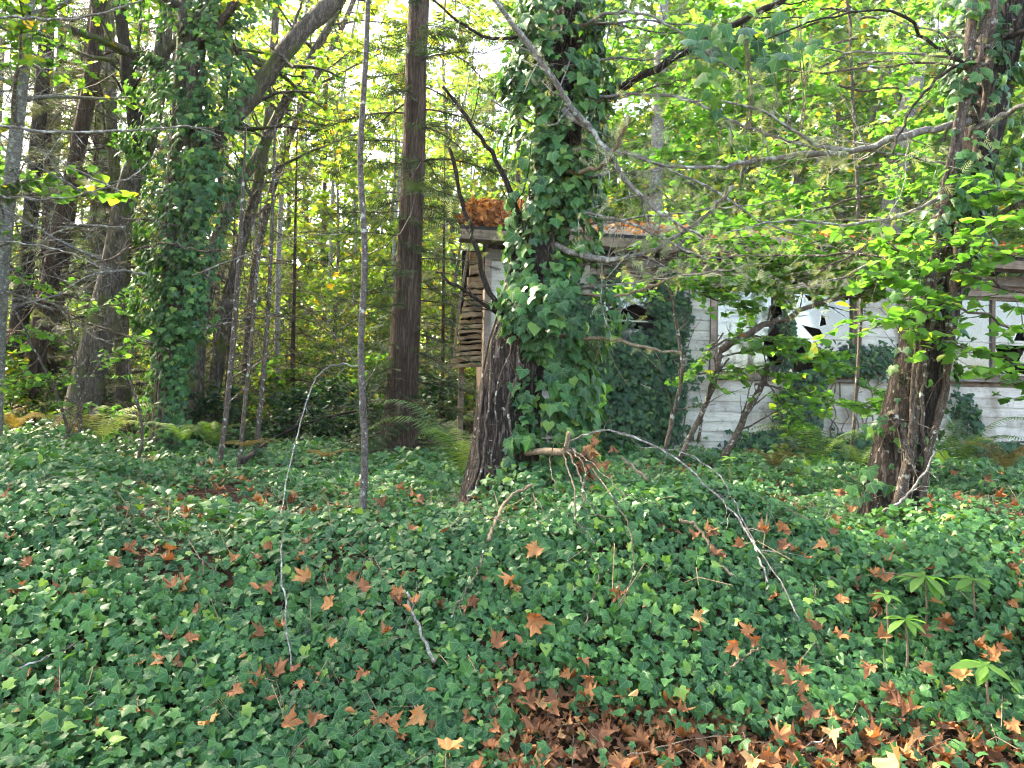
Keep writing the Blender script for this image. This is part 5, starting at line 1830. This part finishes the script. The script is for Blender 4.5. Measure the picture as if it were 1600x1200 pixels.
shrub('hazel_shrub', 'bright green shrub spreading in front of the middle window', 1130, 8.0,
      [([(1060, 720), (1100, 640), (1120, 585), (1128, 545), (1165, 525)], 9, 6), ([(1130, 715), (1165, 650), (1190, 600), (1200, 570)], 12, 8), ([(1040, 705), (1055, 640), (1065, 560), (1052, 480), (1040, 430)], 8, 4),
       ([(1125, 548), (1165, 525), (1200, 505), (1235, 497), (1260, 480), (1300, 468), (1345, 460)], 11, 6), ([(1090, 690), (1110, 600), (1140, 560)], 5, 3)],
      [([(1120, 560), (1190, 545), (1260, 560), (1330, 580)], 4), ([(1110, 545), (1170, 525), (1230, 535), (1290, 550)], 4), ([(1180, 600), (1250, 612), (1320, 630), (1380, 640)], 4), ([(1090, 585), (1150, 575), (1230, 590)], 3),
       ([(1190, 590), (1230, 640), (1250, 670)], 3), ([(1040, 440), (1110, 452), (1190, 440), (1270, 432)], 4), ([(1010, 420), (1080, 410), (1170, 415), (1260, 405)], 4), ([(1200, 500), (1210, 450), (1205, 410)], 4),
       ([(1300, 468), (1360, 450), (1420, 440)], 4), ([(1050, 470), (1000, 455), (960, 450)], 3), ([(1130, 400), (1230, 392), (1330, 400), (1420, 415)], 4), ([(1250, 440), (1330, 425), (1420, 440)], 4),
       ([(1340, 600), (1390, 610), (1440, 600)], 3), ([(1040, 400), (1100, 375), (1180, 370), (1260, 362)], 3), ([(1150, 400), (1240, 385), (1330, 372), (1420, 370)], 3), ([(960, 395), (1030, 372), (1100, 362)], 3), ([(1050, 430), (1120, 470), (1180, 485)], 3), ([(1090, 458), (1190, 452), (1310, 452), (1400, 460)], 3), ([(980, 425), (1060, 440), (1150, 430)], 3), ([(1180, 420), (1300, 412), (1420, 425), (1500, 440)], 3), ([(1130, 520), (1100, 560), (1085, 590)], 3), ([(1260, 400), (1350, 390), (1450, 395), (1540, 410)], 3)], 7.8, .078, 42)
shrub('hazel_shrub', 'bright green shrub reaching in from the right edge across the leaning tree', 1720, 5.2,
      [([(1750, 900), (1730, 700), (1700, 560), (1690, 440), (1680, 300)], 14, 8)],
      [([(1700, 560), (1600, 520), (1520, 490), (1440, 455), (1360, 430)], 6), ([(1700, 600), (1620, 575), (1550, 555), (1480, 535), (1420, 515)], 5), ([(1690, 500), (1600, 460), (1520, 430), (1440, 400), (1370, 385)], 6),
       ([(1690, 440), (1600, 400), (1530, 385), (1470, 375)], 5), ([(1720, 640), (1640, 610), (1590, 600), (1560, 590)], 4), ([(1480, 470), (1420, 500), (1350, 500)], 4), ([(1690, 380), (1600, 350), (1540, 345)], 4),
       ([(1690, 320), (1620, 300), (1570, 310)], 4)], 4.6, .072, 34, twl=.36)
shrub('hazel_shrub', 'fine-leaved light green shrub at the left between the trunks', 110, 9.0,
      [([(120, 715), (125, 640), (118, 560), (105, 480)], 6, 3), ([(120, 715), (90, 620), (50, 540), (20, 480)], 5, 3)],
      [([(120, 600), (170, 560), (210, 530)], 3), ([(110, 540), (60, 520), (20, 530)], 3), ([(120, 570), (90, 590), (40, 600)], 3), ([(110, 500), (150, 480), (180, 470)], 3), ([(100, 620), (140, 640), (180, 640)], 3), ([(60, 560), (30, 590), (0, 610)], 3),
       ([(110, 470), (80, 450), (40, 440)], 3)], 9.0, .075, 30, twl=.4)
shrub('hazel_shrub', 'light green leafy branches high on the right above the roof', 1330, 13.0 - 4.2,
      [([(1330, 720), (1345, 500), (1340, 300), (1330, 100), (1320, -60)], 6, 5)],
      [([(1340, 60), (1250, 80), (1150, 100), (1080, 90)], 4), ([(1340, 130), (1260, 150), (1180, 170), (1100, 180)], 4), ([(1340, 100), (1420, 90), (1480, 70)], 4), ([(1340, 200), (1400, 190), (1460, 200)], 4), ([(1340, 20), (1270, 10), (1180, 20), (1100, 10)], 4),
       ([(1340, 30), (1420, 20), (1500, 0)], 4), ([(1340, 290), (1250, 300), (1180, 310)], 4), ([(1340, 340), (1420, 340), (1480, 350)], 4), ([(1340, 260), (1420, 250), (1470, 260)], 4), ([(1335, 180), (1240, 220), (1140, 240), (1030, 235)], 4), ([(1335, 80), (1220, 130), (1100, 140), (1000, 120)], 4), ([(1330, 10), (1200, 60), (1080, 50), (980, 60)], 4), ([(1335, 310), (1230, 340), (1110, 345)], 4), ([(1335, 310), (1430, 300), (1500, 310)], 4), ([(1335, 140), (1420, 140), (1500, 150)], 4)], 8.8, .085, 44, twl=.6)

def over(px, py, d, lift=.16):
    """point on the pixel ray no deeper than the top of the ivy"""
    return at(px, py, min(d, ray_ground(px, py, lift)))


# ------------------------------------------------------------------ loose sticks, cut limb, arching stems
def stick(name, label, pts, w0, w1, mat, d=None, twn=4, twl=.2, cat='branch', lift=.17, sub=0):
    if d is None:
        rows = [at(x, y, ray_ground(x, y, lift)) for x, y in pts]
    else:
        rows = [over(p[0], p[1], p[2] if len(p) > 2 else d) for p in pts]
    P = smooth_path(rows, max(10, len(rows) * 5))
    P[1:-1] += rng.normal(size=(len(P) - 2, 3)) * .004
    dm_ = float(proj(P[len(P) // 2])[2])
    r0, r1 = w0 * .36 / FPX * dm_, w1 * .36 / FPX * dm_
    mb = MB()
    mb.tube(P, np.linspace(r0, r1, len(P)) * (1 + .1 * rng.normal(size=len(P)).clip(-1, 1)), 7, cap=True)
    if twn:
        twigs_on(mb, P, (r0, r1), twn, twl, 3, .8, 0, .4, .1, sub)
    o = mb.part(name, M[mat], None)
    return tag(o, label, cat)


stick('arching_twig', 'thin white-grey twig arching over and down into the ivy at left', [(575, 580, 5.6), (545, 570, 5.5), (510, 575, 5.4), (485, 610, 5.3), (462, 690, 5.0), (443, 780, 4.6), (440, 860, 4.1), (446, 950, 3.6), (455, 1045, 3.2)], 3.6, 2.2, 'bark_pale', 5, 9, .22, 'twig', sub=1)
stick('bramble', 'long pale bramble stem arching right from the cut limb', [(890, 690, 4.5), (930, 675, 4.4), (980, 680, 4.3), (1050, 712, 4.2), (1110, 765, 4.1), (1160, 820, 4.0), (1185, 870, 3.9), (1200, 910, 3.8)], 5, 4, 'bark_pale', 4.3, 16, .3, 'bramble', sub=1)
stick('bramble', 'second pale stem arching lower beside the long one', [(1000, 700, 4.6), (1060, 705, 4.4), (1120, 740, 4.3), (1150, 790, 4.1), (1185, 860, 3.9), (1215, 900, 3.8), (1250, 970, 3.6)], 3.5, 2.5, 'deadwood', 4.3, 16, .28, 'bramble', sub=1)
stick('dead_stick', 'broken pale stick poking up right of the cut limb', [(972, 715, 4.4), (1012, 750, 4.3)], 6, 8, 'tanwood', 4.4, 0)
stick('dead_stick', 'bent brown stick with a pale end curving down into the ivy right of centre', [(1062, 812, 3.9), (1085, 820, 3.8), (1105, 845, 3.7), (1118, 875, 3.6), (1150, 905, 3.5)], 8, 6, 'tanwood', 3.8, 2)
stick('dead_stick', 'short tan stick angled in the ivy above the litter', [(1133, 1055), (1145, 1040), (1165, 1025), (1185, 1012)], 6, 4, 'tanwood', None, 1, lift=.16)
stick('dead_stick', 'bent tan stick rising from the ivy at the central tree foot', [(762, 845, 4.2), (772, 820, 4.25), (785, 790, 4.3), (805, 772, 4.3), (832, 758, 4.3)], 8, 7, 'tanwood', 4.3, 3)
stick('dead_stick', 'lichen-spotted grey stick lying diagonal in the ivy left of centre', [(635, 925), (642, 950), (655, 985), (680, 1035)], 6, 7, 'deadwood', None, 3, lift=.16)
stick('dead_stick', 'thin dark stick below the bent tan one', [(705, 965), (725, 930), (745, 895), (755, 860)], 3, 4, 'bark_thin', None, 2, lift=.16)
stick('dead_stick', 'thin brown stem standing in the ivy below the cut limb', [(905, 1000), (922, 950), (935, 900), (932, 870)], 4, 2.5, 'vine', None, 2, lift=.16)
stick('dead_stick', 'long grey stick half buried in the ivy at lower left', [(20, 1142), (110, 1112), (170, 1090), (245, 1050)], 5, 7, 'deadwood', None, 3, lift=.17)
stick('dead_stick', 'upper grey stick half buried in the ivy at the left', [(30, 1045), (85, 1022), (130, 1000)], 5, 3, 'deadwood', None, 2, lift=.19)
stick('dead_stick', 'pale twig lying in the litter at the bottom right', [(980, 1180), (1040, 1165), (1120, 1150), (1200, 1160)], 3, 2, 'tanwood', None, 6, lift=.10)
stick('dead_stick', 'dark twig crossing the litter in the bottom right corner', [(1240, 1180), (1290, 1150), (1340, 1130), (1420, 1120)], 3.5, 2, 'bark_thin', None, 6, lift=.10)
stick('dead_stick', 'grey branched stick leaning at the foot of the right-hand tree', [(1380, 800, 4.5), (1410, 780, 4.5), (1440, 745, 4.5), (1462, 705, 4.6)], 7, 4, 'deadwood', 4.5, 5)
stick('bare_branch', 'long pale bare branch crossing the upper left of the picture', [(-60, 190, 5.6), (0, 195, 5.6), (70, 206, 5.6), (180, 205, 5.7), (250, 200, 5.8), (300, 198, 5.8), (345, 212, 5.8)], 8, 3, 'deadwood', 5.6, 10, .4, sub=1)
stick('bare_branch', 'pale bare branch crossing below the long one at upper left', [(-60, 300, 5.6), (20, 307, 5.6), (90, 310, 5.6), (160, 295, 5.6), (220, 265, 5.6), (270, 200, 5.6)], 4, 2, 'deadwood', 5.6, 10, .4, sub=1)
stick('bare_branch', 'slanting bare branch at the left edge, lowest of the three', [(-60, 375, 5.6), (30, 380, 5.6), (110, 395, 5.6), (180, 432, 5.6)], 5, 2, 'deadwood', 5.6, 8, .4, sub=1)
stick('bare_branch', 'pale bare branch at the top left corner', [(-60, 30, 5.6), (40, 28, 5.6), (110, 30, 5.6), (180, 15, 5.6), (250, -10, 5.6)], 7, 4, 'deadwood', 5.6, 8, .4, sub=1)
stick('bare_branch', 'fine grey branch reaching from the ivy column toward the cedar', [(300, 430, 6.5), (380, 400, 6.4), (460, 370, 6.3), (540, 365, 6.2)], 3, 1.5, 'deadwood', 6.4, 14, .4, sub=1)
stick('fallen_branch', 'fallen dark branch lying on the forest floor left of the cedar', [(380, 720, 11), (420, 690, 11.5), (470, 665, 12), (540, 645, 12.5), (580, 640, 13)], 9, 5, 'bark_dark', 12, 14, .7, 'branch', sub=1)

# cut limb stub with hanging roots
cl = thing('cut_limb', 'tan cut limb stub with a bundle of hanging vine stems before the central tree', 'branch', at(885, 706, 4.5))
mb = MB()
mb.tube(pxpath([(822, 708, 4.75), (850, 705, 4.6), (880, 707, 4.5), (900, 704, 4.48)], 4.6, 4.5, 10), np.array([10, 10, 11, 12, 12, 12, 12, 11, 10, 9]) * .5 / FPX * 4.5, 10, .08, 2, True)
mb.part('limb', M['tanwood'], cl)
mb = MB()
mb.tube(pxpath([(878, 710, 4.5), (886, 695, 4.48), (889, 675, 4.46)], 4.5, 4.5, 8), np.linspace(9, 7, 8) * .5 / FPX * 4.5, 9, .06, 3, True)
mb.part('stub', M['tanwood'], cl)
for pts in ([(885, 705), (905, 740), (915, 780), (930, 800)], [(890, 700), (920, 730), (945, 765), (965, 790), (985, 830), (988, 900), (970, 950)], [(893, 700), (912, 735), (908, 770), (925, 800), (960, 808)],
            [(895, 700), (935, 735), (975, 770), (1015, 785), (1050, 800)], [(884, 700), (870, 690), (858, 720), (862, 750), (870, 772)], [(880, 708), (893, 760), (905, 815), (925, 850)]):
    mb = MB()
    rows = [at(pts[0][0], pts[0][1], 4.48)] + [over(x + rng.normal() * 3, y, 4.42 + rng.uniform(-.06, .06), .27) for x, y in pts[1:]]
    P = smooth_path(rows, 24)
    P[1:-1] += rng.normal(size=(22, 3)) * .004
    mb.tube(P, np.linspace(2.6, 1.2, 24) * .5 / FPX * 4.4 * rng.uniform(.7, 1.2), 5)
    twigs_on(mb, P, (.004, .002), 3, .12, 3, .8, 0, .6)
    mb.part('hanging_stem', M['bark_thin'], cl)
lv = Leaves()
k = 26
pos = np.array([at(925 + rng.normal() * 16, 730 + rng.normal() * 28, 4.5 + rng.normal() * .08) for _ in range(k)])
lv.add(DL[2], pos, rdir(k), nrm(np.array([0, 0, -1.0]) + rng.normal(size=(k, 3)) * .4), rng.uniform(.04, .08, k))
lv.part('withered_leaves', M['litter'], cl)
# dry leaves caught on twigs
for px, py, d, s_, tone, lab in ((1008, 543, 4.68, .075, 4, 'tan maple leaf caught on the twig before the ivy on the house wall'), (1165, 524, 7.75, .12, 1, 'withered leaf on the bent stem before the middle window')):
    drop_leaf(px, py, d, s_, tone, lab, nor=nrm(np.array([0, -1, .2]) + rng.normal(size=3) * .4))

# ------------------------------------------------------------------ the air under the trees
hm = bpy.data.materials.new('thin_woodland_haze')
hm.use_nodes = True
hn = hm.node_tree
hn.nodes.remove(hn.nodes['Principled BSDF'])
pv = hn.nodes.new('ShaderNodeVolumePrincipled')
pv.inputs['Color'].default_value = (.93, .96, 1.0, 1)
pv.inputs['Density'].default_value = 0.0006
pv.inputs['Anisotropy'].default_value = 0.3
hn.links.new(pv.outputs[0], hn.nodes['Material Output'].inputs['Volume'])
mb = MB()
mb.box((-110, -45, -1.6), (110, 105, 42))
hz = mb.part('haze', hm, None, smooth=False)
tag(hz, 'thin pale haze hanging between the trees', 'haze', kind='stuff')
